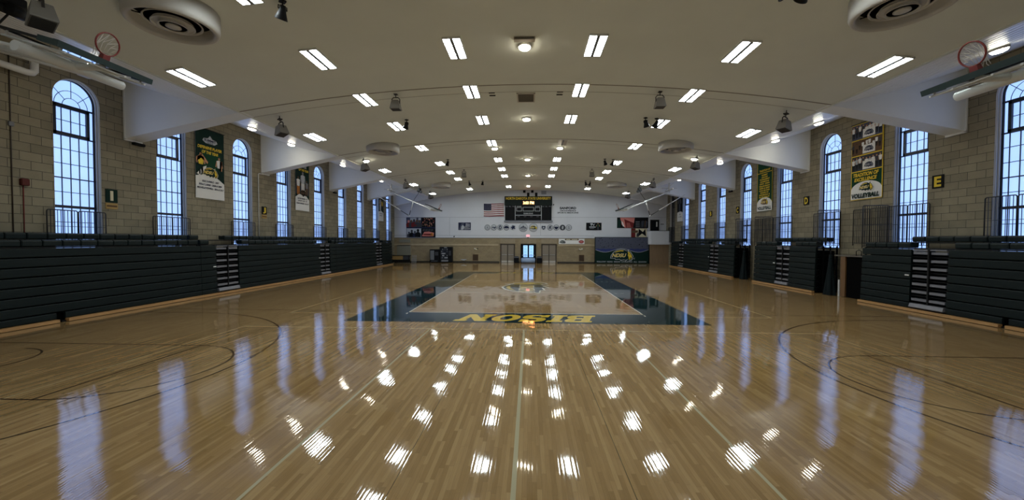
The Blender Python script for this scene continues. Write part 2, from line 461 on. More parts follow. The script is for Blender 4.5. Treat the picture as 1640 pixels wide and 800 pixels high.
mb = MB(); N = 36
xs = [-XE+2*XE*i/N for i in range(N+1)]
for a, b in zip(xs, xs[1:]):
    mb.poly([(a,NEARY,zceil(a)),(a,FARY,zceil(a)),(b,FARY,zceil(b)),(b,NEARY,zceil(b))], 0, True)
    mb.poly([(a,NEARY,zceil(a)+.3),(b,NEARY,zceil(b)+.3),(b,FARY,zceil(b)+.3),(a,FARY,zceil(a)+.3)], 0, True)
tag(mb.build('ceiling', M_CEIL), kind='structure')
for s in (-1, 1):
    mb = MB()
    # ribbed sloping soffit between the arch edge and the windows
    n = 20; prof = []
    for i in range(n+1):
        x = XE+(17.3-XE)*i/n; prof.append((x, zsoff(x)))
    P = []
    for i, (x, z) in enumerate(prof):
        P.append((x, z)); 
        if i < n:
            P.append((x+0.20, zsoff(x+0.20))); P.append((x+0.215, zsoff(x)+0.075)); P.append((x+0.245, zsoff(x)+0.08))
    P = [(x, z) for x, z in P]
    for (x0, z0), (x1, z1) in zip(P, P[1:]):
        q = [(s*x0,NEARY,z0),(s*x0,FARY,z0),(s*x1,FARY,z1),(s*x1,NEARY,z1)]
        mb.poly(q if s > 0 else q[::-1], 0)
    mb.prism([(XE,ZE+.06),(XK,ZK+.12),(17.3,zsoff(17.3)+.12),(17.3,zsoff(17.3)+.4),(XE,ZE+.5)], lambda u,v,d: (s*u,d,v), NEARY, FARY)
    tag(mb.build('ceiling_left' if s < 0 else 'ceiling_right', M_SOFF), kind='structure')
    mb = MB(); mb.box((min(s*XE,s*(XE-.09)),NEARY,ZE-.025),(max(s*XE,s*(XE-.09)),FARY,ZE+.06))
    tag(mb.build('trim_1' if s < 0 else 'trim_2', M_CEIL), kind='structure')

# side walls with arched openings
WY = [14.47, 18.43, 23.15, 27.12, 31.79, 35.78, 39.69, 43.66, 47.65]
WR, ZSILL, ZSPR = 0.785, 2.40, 8.06
GX = 17.30
def arch_pts(yc, r, n=20):
    return [(yc-r, ZSILL)]+[(yc+r*math.cos(PI-PI*i/n), ZSPR+r*math.sin(PI-PI*i/n)) for i in range(n+1)]+[(yc+r, ZSILL)]
for s in (-1, 1):
    mb = MB(); X = s*WALLX; XO = s*GX
    def q(pts, mi=0):
        mb.poly(pts if s < 0 else pts[::-1], mi)
    def R(y0, z0, y1, z1): q([(X,y0,z0),(X,y1,z0),(X,y1,z1),(X,y0,z1)])
    y = NEARY; ZT = 9.9
    for yc in WY:
        R(y, 0, yc-WR, ZT); R(yc-WR, 0, yc+WR, ZSILL)
        A = arch_pts(yc, WR)
        for (a, za), (b, zb) in zip(A[1:-1], A[2:-1]): q([(X,a,za),(X,b,zb),(X,b,ZT),(X,a,ZT)])
        for (a, za), (b, zb) in zip(A, A[1:]+A[:1]): q([(X,a,za),(XO+s*.06,a,za),(XO+s*.06,b,zb),(X,b,zb)], 1)
        y = yc+WR
    R(y, 0, FARY, ZT)
    mb.box((min(XO+s*.08,XO+s*.2),NEARY,0),(max(XO+s*.08,XO+s*.2),FARY,ZT))
    tag(mb.build('wall_left' if s < 0 else 'wall_right', [M_BLOCK, M_JAMB]), kind='structure')

# windows
wn = 0
for s in (-1, 1):
    for i, yc in enumerate(WY):
        wn += 1
        off = (s > 0 and i == 8)
        fr = MB(); pm = MB(); sa = MB(); jm = MB()
        A = arch_pts(yc, WR)
        X = s*GX
        pm.poly([(X+s*.02, a, z) for a, z in (A if s < 0 else A[::-1])])
        def bar(y0, z0, y1, z1, d=0.05, x0=-0.02):
            fr.box((min(X-s*x0, X-s*(x0+d)), y0, z0), (max(X-s*x0, X-s*(x0+d)), y1, z1))
        # moulded jamb ring
        jm.tube([(X-s*.10, a, z) for a, z in arch_pts(yc, WR-.015)], 0.035, 6)
        jm.tube([(X-s*.20, a, z) for a, z in arch_pts(yc, WR-.0)], 0.03, 6)
        # outer frame
        B = arch_pts(yc, WR-.03)
        fr.tube([(X-s*.005, a, z) for a, z in B], 0.033, 6)
        zt = 7.83
        bar(yc-WR, zt-.03, yc+WR, zt+.03); bar(yc-WR, 6.68, yc+WR, 6.73)
        for z in (6.19, 5.65, 4.58, 3.45, 2.92): bar(yc-WR, z-.011, yc+WR, z+.011, 0.03)
        bar(yc-WR, 5.09, yc+WR, 5.13); bar(yc-WR, 3.98, yc+WR, 4.08, 0.07); bar(yc-WR, ZSILL, yc+WR, ZSILL+.06, .07)
        sy0, sy1 = (yc-.66, yc+.55) if s < 0 else (yc-.66, yc+.55)
        for k in range(1, 5):
            yy = sy0+.02+(sy1-sy0-.04)*k/4.0 if k < 4 else sy1
            bar(yy-.010, ZSILL, yy+.010, 6.7, 0.03)
        bar(sy0+.02-.010, ZSILL, sy0+.02+.010, 6.7, 0.03)
        # arch glazing bars
        for r in (0.30, 0.56):
            fr.tube([(X-s*.005, yc+r*math.cos(PI*j/14), zt+r*1.05*math.sin(PI*j/14)) for j in range(15)], 0.011, 5)
        for a in (45, 90, 135):
            c, e = math.cos(math.radians(a)), math.sin(math.radians(a))
            r1 = 0.98 if a == 90 else 0.86
            fr.tube([(X-s*.005, yc+c*.30, zt+e*.31), (X-s*.005, yc+c*r1, zt+e*r1)], 0.011, 5)
        f = tag(fr.build('window_%d' % wn, M_FRAME), kind='structure')
        f['_o'] = (0,0,0)
        pm.build('pane', M_PANE_OFF if off else M_PANE, f)
        jm.build('jamb_moulding', M_JAMB, f)
        # opening hopper sash
        def sb(y0, z0, y1, z1, d=0.07):
            sa.box((min(X-s*.02, X-s*(.02+d)), y0, z0), (max(X-s*.02, X-s*(.02+d)), y1, z1))
        sb(sy0, 7.70, sy1, 7.80); sb(sy0, 6.70, sy1, 6.81); sb(sy0, 6.70, sy0+.10, 7.80); sb(sy1-.10, 6.70, sy1, 7.80)
        for k in (1, 2, 3):
            yy = sy0+(sy1-sy0)*k/4.0; sb(yy-.009, 6.75, yy+.009, 7.75, .03)
        sb(sy0, 7.24, sy1, 7.26, .03)
        sash = sa.build('sash', M_FRAME, f)

# end walls
mb = MB()
mb.box((-17.4,FARY,0),(17.4,FARY+.25,3.12), 1); mb.box((-17.4,FARY,3.12),(17.4,FARY+.25,9.9), 0)
tag(mb.build('wall_back', [M_FARW, M_TILE]), kind='structure')
mb = MB(); mb.box((-17.4,NEARY-.25,0),(17.4,NEARY,3.12), 1); mb.box((-17.4,NEARY-.25,3.12),(17.4,NEARY,9.9), 0)
tag(mb.build('wall_front', [M_FARW, M_TILE]), kind='structure')
mb = MB(); mb.box((-17.05,FARY-.05,2.12),(-3.75,FARY+.02,2.34)); mb.box((3.75,FARY-.05,2.12),(14.7,FARY+.02,2.34))
tag(mb.build('trim_3', M_STONE), kind='structure')
mb = MB()
for x0, x1 in ((-17.05,-3.62),(-1.55,-1.05),(1.1,1.52),(3.66,17.05)): mb.box((x0,FARY-.03,0),(x1,FARY+.01,.15))
tag(mb.build('baseboard_back', M_BASE), kind='structure')
mb = MB()
mb.box((-17.05,FARY-.012,5.69),(17.05,FARY+.01,5.715)); mb.box((-17.05,FARY-.012,3.40),(8.2,FARY+.01,3.43)); mb.box((-17.05,FARY-.05,3.09),(17.05,FARY+.01,3.13))
for x in (-9.95, 1.55): mb.box((x-.012,FARY-.012,3.4),(x+.012,FARY+.01,5.7))
tag(mb.build('trim_4', M_FARL), kind='structure')

# tapered white beams and the shallow bands that carry them over the arch
k = 0
for bi, (y0, y1) in enumerate(((-1.25,-.5),(7.55,8.05),(16.2,16.95),(24.78,25.53),(33.4,34.15),(41.35,42.1),(49.35,49.75))):
    for s in (-1, 1):
        k += 1
        mb = MB()
        mb.prism([(XE-.25,zceil(XE-.25)+.01),(XE-.15,zceil(XE-.15)-.02),(WALLX+.05,7.08),(WALLX+.05,ZW+.1),(XE+.1,ZE+.08)], lambda u,v,d: (s*u,d,v), y0, y1)
        b = tag(mb.build('beam_%d' % k, M_BEAM), kind='structure')
        mb = MB()
        mb.box((min(s*(WALLX-.05),s*WALLX),y0-.03,7.05),(max(s*(WALLX-.05),s*WALLX),y0+.04,ZW)); mb.box((min(s*(WALLX-.05),s*WALLX),y0-.03,7.02),(max(s*(WALLX-.05),s*WALLX),y1,7.09))
        mb.build('edge_trim', M_WHITE, b)
    if 0 < bi < 6:
        mb = MB()
        for a, b in zip(xs, xs[1:]):
            for ya, yb, dz in ((y0, y1, 0.012), (y0-.02, y0+.012, 0.02), (y1-.012, y1+.012, 0.018)):
                mb.poly([(a,ya,zceil(a)-dz),(a,yb,zceil(a)-dz),(b,yb,zceil(b)-dz),(b,ya,zceil(b)-dz)], 0 if dz == .012 else 1)
                mb.poly([(a,ya,zceil(a)-dz),(b,ya,zceil(b)-dz),(b,ya,zceil(b)+.01),(a,ya,zceil(a)+.01)], 1)
                mb.poly([(a,yb,zceil(a)-dz),(a,yb,zceil(a)+.01),(b,yb,zceil(b)+.01),(b,yb,zceil(b)-dz)], 1)
        tag(mb.build('trim_%d' % (4+bi), [M_CEIL, M_SEAM]), kind='structure')

# ------------------------------------------------------------------ court paint (children of the floor)
fp = lambda step=0.0004, base=0.0008: Print((0,0,0), (1,0,0), (0,1,0), step, base)
CY = 24.25
p = fp()
o, i_ = (6.28, 10.82), (4.5, 9.0)
p.poly([(-o[0],CY-o[1]),(o[0],CY-o[1]),(i_[0],CY-i_[1]),(-i_[0],CY-i_[1])], 'pgreen')
p.poly([(o[0],CY-o[1]),(o[0],CY+o[1]),(i_[0],CY+i_[1]),(i_[0],CY-i_[1])], 'pgreen')
p.poly([(o[0],CY+o[1]),(-o[0],CY+o[1]),(-i_[0],CY+i_[1]),(i_[0],CY+i_[1])], 'pgreen')
p.poly([(-o[0],CY+o[1]),(-o[0],CY-o[1]),(-i_[0],CY-i_[1]),(-i_[0],CY+i_[1])], 'pgreen')
p.build('painted_border', floor)
p = fp(base=0.0014)
LW = 0.05
p.strip([(-4.5,CY-9),(4.5,CY-9)], LW, 'pwhite').strip([(-4.5,CY+9),(4.5,CY+9)], LW, 'pwhite')
p.strip([(-4.5,CY-9),(-4.5,CY+9)], LW, 'pwhite').strip([(4.5,CY-9),(4.5,CY+9)], LW, 'pwhite')
p.strip([(-4.5,CY-3),(4.5,CY-3)], LW, 'pwhite').strip([(-4.5,CY+3),(4.5,CY+3)], LW, 'pwhite')
for s in (-1, 1):
    p.strip([(s*4.5,CY-9.2),(s*4.5,CY-9.4)], LW, 'pwhite').strip([(s*4.5,CY+9.2),(s*4.5,CY+9.4)], LW, 'pwhite')
    for j in range(5):
        a = 4.7+j*.35
        for yy in (CY-3, CY+3): p.strip([(s*a,yy),(s*(a+.15),yy)], LW, 'pwhite')
p.build('white_line_marking', floor)
# cross courts
p = fp(base=0.0016)
for y0, y1 in ((3.35,12.4),(36.15,45.15)):
    p.strip([(-9.05,y0),(9.05,y0),(9.05,y1),(-9.05,y1)], 0.05, 'pcream', closed=True)
    for x, w in ((-2.95,.045),(2.98,.045),(0.02,.058)): p.strip([(x,y0),(x,y1)], w, 'pgrey')
for s in (-1, 1):
    for y0, y1 in ((14.85,23.9),(24.95,33.8)):
        p.strip([(s*9.05,y0),(s*9.05,y1)], 0.05, 'pcream')
    p.strip([(s*6.35,14.85),(s*9.05,14.85)], 0.05, 'pcream').strip([(s*6.35,33.8),(s*9.05,33.8)], 0.05, 'pcream')
p.build('cream_line_marking', floor)
p = fp(base=0.0019)
for s in (-1, 1):
    for y0 in (8.3, 40.2):
        bx = 12.75
        arc = lambda cx, r, a0, a1, n=40: [(s*(cx+r*math.cos(a0+(a1-a0)*j/n)), y0+r*math.sin(a0+(a1-a0)*j/n)) for j in range(n+1)]
        p.strip([(s*14.5,y0-6.3)]+arc(bx, 6.35, 1.5*PI-.1, PI/2+.1, 60)+[(s*14.5,y0+6.3)], 0.05, 'pdark')
        p.strip(arc(8.5, 1.79, 1.5*PI, PI/2, 36), 0.045, 'pdark')
        p.strip([(s*8.5,y0-1.79),(s*8.5,y0+1.79)], 0.045, 'pdark')
        p.strip([(s*8.5,y0-1.79),(s*14.5,y0-1.79)], 0.045, 'pdark').strip([(s*8.5,y0+1.79),(s*14.5,y0+1.79)], 0.045, 'pdark')
        p.strip(arc(12.75, 1.28, 1.5*PI, PI/2, 24), 0.045, 'pdark')
        p.strip([(s*14.5,y0-7.6),(s*14.5,y0+7.6)], 0.045, 'pdark')
    p.strip([(s*6.9,15.4),(s*14.5,15.4)], 0.04, 'pdark')
p.build('brown_line_marking', floor)

# BISON slab lettering, drawn in unit cells (width, height 1)
def glyph(ch):
    if ch == 'B':
        return 1.05, [[(0,0),(.72,0),(.9,.03),(1.0,.14),(1.0,.36),(.93,.47),(.82,.51),(.92,.56),(.98,.66),(.98,.86),(.9,.97),(.74,1),(0,1),(0,.8),(.1,.8),(.1,.2),(0,.2)]], [[(.4,.2),(.66,.2),(.66,.4),(.4,.4)], [(.4,.6),(.64,.6),(.64,.8),(.4,.8)]]
    if ch == 'I':
        return .62, [[(0,0),(.56,0),(.56,.2),(.44,.2),(.44,.8),(.56,.8),(.56,1),(0,1),(0,.8),(.12,.8),(.12,.2),(0,.2)]], []
    if ch == 'S':
        return 1.02, [[(.04,0),(.2,0),(.26,.06),(.42,0),(.75,0),(.92,.08),(.98,.2),(.98,.42),(.9,.54),(.72,.6),(.42,.64),(.36,.68),(.36,.78),(.42,.82),(.55,.82),(.64,.76),(.66,.66),(.92,.66),(.92,1),(.76,1),(.7,.94),(.56,1),(.28,1),(.1,.92),(.04,.8),(.04,.6),(.12,.48),(.3,.41),(.58,.37),(.64,.33),(.64,.23),(.58,.18),(.42,.18),(.33,.25),(.3,.35),(.04,.35)]], []
    if ch == 'O':
        return 1.08, [disc(.52, .5, .5, .5, 28)], [disc(.52, .5, .2, .28, 20)]
    return 1.3, [[(0,0),(.46,0),(.46,.2),(.36,.2),(.36,.56),(.8,0),(1.06,0),(1.06,.8),(1.16,.8),(1.16,1),(.7,1),(.7,.8),(.8,.8),(.8,.44),(.38,1),(0,1),(0,.8),(.1,.8),(.1,.2),(0,.2)]], []
def bison_word(cx, cy, h, w, rot):
    pr = fp(base=0.0014)
    tot = sum(glyph(c)[0] for c in 'BISON')
    u = -tot/2
    for ch in 'BISON':
        gw, solid, holes = glyph(ch)
        def T(q):
            r = []
            for x, y in q:
                a = (u+x)/tot*w+(y-.5)*h*.28; b = (y-.5)*h
                r.append((cx-a, cy-b) if rot else (cx+a, cy+b))
            return r
        for q in solid: pr.poly(T(q), 'pyel')
        u += gw
    pr.k += .0005; u = -tot/2
    for ch in 'BISON':
        gw, solid, holes = glyph(ch)
        for q in holes: pr.poly(T(q), 'pgreen')
        u += gw
    return pr.build('painted_lettering', floor)
bison_word(0.02, 14.30, 1.25, 4.95, True)
bison_word(0.0, 34.15, 1.15, 4.9, False)
# centre mark, read from the right-hand sideline
p = Print((-0.05, 23.9, 0), (0,1,0), (-1,0,0), 0.0003, 0.0012)
p.bison(0, 0, 5.3, 'pgreen', 'pyel', 'pwhite', 'pwhite'); p.build('painted_bison_mark', floor)

# ------------------------------------------------------------------ ceiling lights
def troffer(lit=True):
    t = thing('ceiling_light', 'x', 'ceiling light')
    f = MB()
    W2, L2 = .29, .70
    for a, b in (((-W2,-L2,-.05),(-W2+.025,L2,.02)),((W2-.025,-L2,-.05),(W2,L2,.02)),((-W2,-L2,-.05),(W2,-L2+.03,.02)),((-W2,L2-.03,-.05),(W2,L2,.02)),): f.box(a, b)
    f.build('frame', M_WHITE, t)
    MB().box((-.048,-L2+.03,-.066),(.048,L2-.03,.015)).build('centre_strip', mat('grey lamp spine', rgb(110,112,116), .6), t)
    for x0, x1 in ((-W2+.025,-.048),(.048,W2-.025)):
        d = MB(); n = 6
        P = [(x0+(x1-x0)*i/n, -.032-.012*math.sin(PI*i/n)) for i in range(n+1)]
        d.prism(P+[(x1,-.005),(x0,-.005)], lambda u,v,w: (u,w,v), -L2+.03, L2-.03)
        d.build('diffuser', M_LAMP if lit else M_LAMPOFF, t)
    return t
XC = [-11.2,-6.82,-2.27,2.27,6.82,11.2]
ROWS = [(2.5,'012345'),(9.2,'1234'),(13.0,'012345'),(16.75,'1234'),(20.65,'012345'),(25.5,'1234'),(30.75,'012345'),(34.72,'1234'),(38.45,'012345'),(45.95,'012345')]  # first two rows are unseen, added to light the near floor
proto = None; offp = None
for ri, (y, cols) in enumerate(ROWS):
    for j, c in enumerate(cols):
        x = XC[int(c)]
        z = zceil(x)-.004
        if ri == 5 and c == '3':
            o_ = troffer(False); o_.location = (x,y,z); o_.rotation_euler = (0, math.atan(2*KC*x), 0)
            o_['label'] = 'unlit rectangular ceiling light behind the round lamp, the only dark one'; continue
        lab = 'lit twin-panel ceiling light, %s from the left in the %s crosswise row' % (ORDL[j], ('row above the frame top' if ri < 2 else ORD[ri-2])) if ri >= 2 else 'added unseen twin-panel ceiling light, %s from the left in the row %s' % (ORDL[j], 'by the near wall' if ri == 0 else 'just out of view')
        if proto is None:
            proto = troffer(); o_ = proto; o_['label'] = lab; o_['group'] = 'twin-panel ceiling lights'
        else: o_ = dup(proto, (0,0,0), label=lab, group='twin-panel ceiling lights')
        o_.location = (x,y,z); o_.rotation_euler = (0, math.atan(2*KC*x), 0)

def round_light(r, drop):
    t = thing('round_ceiling_light', 'x', 'ceiling light')
    MB().lathe([(0.0,.03),(r+.03,.03),(r+.03,-drop+.02),(r,-drop+.015),(0,-drop+.014)], 24).build('housing', M_WHITE, t)
    MB().lathe([(0.0,-drop-.065),(r*.45,-drop-.058),(r*.8,-drop-.04),(r*.96,-drop-.01),(r*.98,-drop+.014)], 24).build('lens', M_DOWN, t)
    return t
RL = [(0,13.0,'nearest'),(0,20.63,'second'),(0,30.8,'third'),(0,38.4,'fourth'),(0,45.8,'farthest')]
pr_ = None
def put_round(x, y, z, ry, lab, grp):
    global pr_
    if pr_ is None: pr_ = round_light(.19, .06); o_ = pr_; o_['label'] = lab; o_['group'] = grp
    else: o_ = dup(pr_, (0,0,0), label=lab, group=grp)
    o_.location = (x,y,z); o_.rotation_euler = (0, ry, 0)
for x, y, w in RL: put_round(x, y, zceil(0)-.02, 0, 'warm round ceiling light on the centre line, %s from the viewer' % w, 'round lights on the centre line')
for x, w in ((-11.1,'outermost on the left'),(-2.2,'second from the left'),(2.2,'third from the left'),(11.1,'outermost on the right')):
    put_round(x, 26.95, zceil(x)-.02, math.atan(2*KC*x), 'warm round ceiling light in the mid-hall crosswise row, %s' % w, 'round lights across the middle')
for s in (-1, 1):
    for i, (y, w) in enumerate(((12.7,'above the first window'),(20.1,'in the second bay, nearer one'),(23.5,'before the second visible beam'),(30.1,'in the third bay'),(38.0,'in the fourth bay'))):
        x = s*14.25
        put_round(x, y, zsoff(x)-.02, -s*math.atan(.21), 'bright round light under the %s sloping soffit, %s' % ('left' if s < 0 else 'right', w), 'round lights under the %s soffit' % ('left' if s < 0 else 'right'))
# ballast box beside the nearest centre light, square grille, slot vents
t = thing('ballast_box', 'small beige box on the ceiling just behind the nearest round light', 'fixture', (0,12.5,zceil(0)))
MB().box((-.33,12.44,9.03),(.33,12.62,9.12)).build('box_cover', mat('beige box', rgb(176,166,146), .5), t)
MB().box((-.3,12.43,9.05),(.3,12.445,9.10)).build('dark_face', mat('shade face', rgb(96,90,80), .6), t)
t = thing('return_grille', 'square brown return air grille on the ceiling centre line', 'vent', (0,17.6,zceil(0)))
m_ = MB(); 
for a, b in (((-.4,17.1,9.08),(-.34,18.2,9.13)),((.34,17.1,9.08),(.4,18.2,9.13)),((-.4,17.1,9.08),(.4,17.17,9.13)),((-.4,18.13,9.08),(.4,18.2,9.13))): m_.box(a, b)
m_.build('frame', mat('grille frame', rgb(188,180,166), .5), t)
m_ = MB(); m_.box((-.34,17.17,9.10),(.34,18.13,9.13))
for j in range(16): m_.box((-.34,17.19+j*.06,9.085),(.34,17.21+j*.06,9.12))
m_.build('louvre', mat('brown louvre', rgb(118,108,92), .6), t)
for s in (-1, 1):
    for dy in (0, .32):
        tag(MB().box((s*1.45-.13,16.95+dy,zceil(1.5)-.03),(s*1.45+.13,17.03+dy,zceil(1.5)+.01)).build('slot_vent', M_GRILLE, None),
            'small dark slot vent %s of the square grille, %s one' % ('left' if s < 0 else 'right', 'nearer' if dy == 0 else 'farther'), 'vent', 'slot vents near the grille')

# round air diffusers
M_DRUM = mat('off white diffuser metal', rgb(190,186,178), 0.55)
def diffuser():
    t = thing('air_diffuser', 'x', 'vent')
    MB().lathe([(.98,.13),(.98,-.30),(.95,-.37),(.90,-.40),(.85,-.38),(.82,-.32),(.80,-.05)], 48).build('drum', M_DRUM, t)
    for r0, z0, r1, z1 in ((.60,-.25,.47,-.12),(.44,-.31,.33,-.17),(.30,-.36,.21,-.22)):
        MB().lathe([(r0,z0),(r0+.012,z0-.012),(r0+.012,z0-.035),(r0-.01,z0-.03),(r1,z1),(r1+.02,z1+.02),(r0,z0)], 40).build('ring_vane', M_DRUM, t)
    MB().lathe([(0,-.395),(.12,-.40),(.165,-.385),(.155,-.34),(.08,-.24),(0,-.23)], 32).build('centre_cone', M_DRUM, t)
    m_ = MB(); m_.lathe([(0,-.09),(.81,-.09)], 32)
    for a in (0, 1, 2, 3):
        c, e = math.cos(a*PI/2+.5), math.sin(a*PI/2+.5)
        m_.tube([(c*.1,e*.1,-.24),(c*.81,e*.81,-.16)], .014, 6)
    m_.build('duct_throat', M_VOID, t)
    return t
dp = None
for s in (-1, 1):
    for y, w in ((9.85,'nearest'),(24.25,'middle'),(40.4,'farthest')):
        lab = 'white drum-shaped ceiling air diffuser, %s on the %s side' % (w, 'left' if s < 0 else 'right')
        if dp is None: dp = diffuser(); o_ = dp; o_['label'] = lab; o_['group'] = 'drum air diffusers'
        else: o_ = dup(dp, (0,0,0), label=lab, group='drum air diffusers')
        o_.location = (s*8.9, y, zceil(8.9)+.0)

# hanging speakers
def speaker():
    t = thing('hanging_speaker', 'x', 'speaker')
    b = MB()
    b.v += []; 
    def ring(w, d, z, yo=0): return [(-w,-d+yo,z),(w,-d+yo,z),(w,d+yo,z),(-w,d+yo,z)]
    R4 = [ring(.10,.10,-.26), ring(.14,.13,-.29), ring(.21,.18,-.62), ring(.20,.17,-.64)]
    base = len(b.v)
    for r_ in R4: b.v += r_
    for k in range(3):
        for i in range(4):
            j = (i+1) % 4; b.face([base+4*k+i, base+4*k+j, base+4*k+4+j, base+4*k+4+i])
    b.face([base+3,base+2,base+1,base]); b.face([base+12,base+13,base+14,base+15])
    b.build('cabinet', M_GREY, t)
    g = MB(); g.box((-.18,-.15,-.655),(.18,.15,-.64)); g.build('grille', M_GRILLE, t)
    y = MB()
    y.tube([(-.16,0,-.40),(-.17,0,-.22),(-.10,0,-.14),(.10,0,-.14),(.17,0,-.22),(.16,0,-.40)], .02, 6)
    y.build('yoke', M_GRILLE, t)
    h = MB(); h.tube([(0,0,.12),(0,0,-.15)], .018, 6); h.box((-.07,-.07,-.03),(.07,.07,.0)); h.build('hanger', M_GRILLE, t)
    return t
sp_ = None
SPK = [(-5.43,16.49,'grey box speaker hanging inside left of the centre lights, nearest of its line',1,0),(5.49,16.6,'grey box speaker hanging inside right of the centre lights, nearest of its line',1,0),
       (-5.5,34.07,'small grey box speaker hanging inside left, farther down the hall',1,0),(5.46,34.1,'small grey box speaker hanging inside right, farther down the hall',1,0)]
for y, w in ((8.5,'nearest to the viewer'),(17.3,'by the first visible beam'),(26.2,'by the second visible beam'),(35.05,'by the third visible beam'),(43.8,'by the end wall')):
    for s in (-1, 1): SPK.append((s*10.95, y, 'grey tilted speaker hanging along the %s ceiling edge, %s' % ('left' if s < 0 else 'right', w), 1.15, s))
for x, y, lab, sc, s in SPK:
    if sp_ is None: sp_ = speaker(); o_ = sp_; o_['label'] = lab; o_['group'] = 'hanging speakers'
    else: o_ = dup(sp_, (0,0,0), label=lab, group='hanging speakers')
    near = abs(y-8.5) < .01
    if near: x, y = s*10.15, 8.05
    o_.location = (x, y, zceil(x)-.02-(.12 if s else 0)-(.28 if near else 0)); o_.scale = (sc,)*3; o_.rotation_euler = (0, 0.22*s, 0.5*s)
    if near:
        rod = MB().tube([(0,0,.1),(0,0,.30)], .016, 6).build('drop_rod', M_GRILLE); rod.parent = o_

# black stage spots
def spot():
    t = thing('spotlight', 'x', 'spotlight')
    m_ = MB(); m_.box((-.07,-.07,-.03),(.07,.07,.01)); m_.tube([(0,0,0),(0,0,-.12)], .02, 8); m_.build('mount', M_BLACK, t)
    R_ = Matrix.Translation((0,0,-.20)) @ Matrix.Rotation(.5, 4, 'X')
    MB().lathe([(0,.10),(.06,.09),(.08,.02),(.09,-.06),(.155,-.24),(.15,-.25),(.14,-.235),(.07,-.10),(0,-.09)], 20, mtx=R_).build('lamp_can', M_BLACK, t)
    y = MB(); y.tube([(-.1,0,-.22),(-.1,0,-.13),(.1,0,-.13),(.1,0,-.22)], .014, 6); y.build('bracket', M_BLACK, t)
    return t
st_ = None
for x, y, a, lab in [(-6.1,9.95,.9,'black cone spotlight near the top edge, alone on the left'),(5.95,9.6,-1.8,'black spotlight at the top edge on the right, left one of the pair'),(6.55,9.6,.9,'black spotlight at the top edge on the right, right one of the pair'),
        (-6.03,19.85,.9,'black spotlight beside the left light in the third row'),(5.88,19.97,-.8,'black spotlight in the right pair of the third row, left one'),(6.42,19.97,.9,'black spotlight overlapping the right light of the third row'),
        (-5.99,29.7,.9,'small black spotlight beside the left light in the fifth row'),(5.76,29.9,-.8,'small black spotlight in the right pair of the fifth row, left one'),(6.36,29.9,.9,'small black spotlight in the right pair of the fifth row, right one'),
        (-6.02,40.4,-.6,'tiny black spotlight on the far left seam, left of two'),(-4.67,40.7,.4,'tiny black spotlight on the far left seam, right of two'),(5.84,40.6,-.7,'tiny black spotlight on the far right, left of two'),(6.3,40.7,.7,'tiny black spotlight on the far right, right of two')]:
    if st_ is None: st_ = spot(); o_ = st_; o_['label'] = lab; o_['group'] = 'black ceiling spotlights'
    else: o_ = dup(st_, (0,0,0), label=lab, group='black ceiling spotlights')
    o_.location = (x, y, zceil(x)-.015); o_.rotation_euler = (0,0,a)

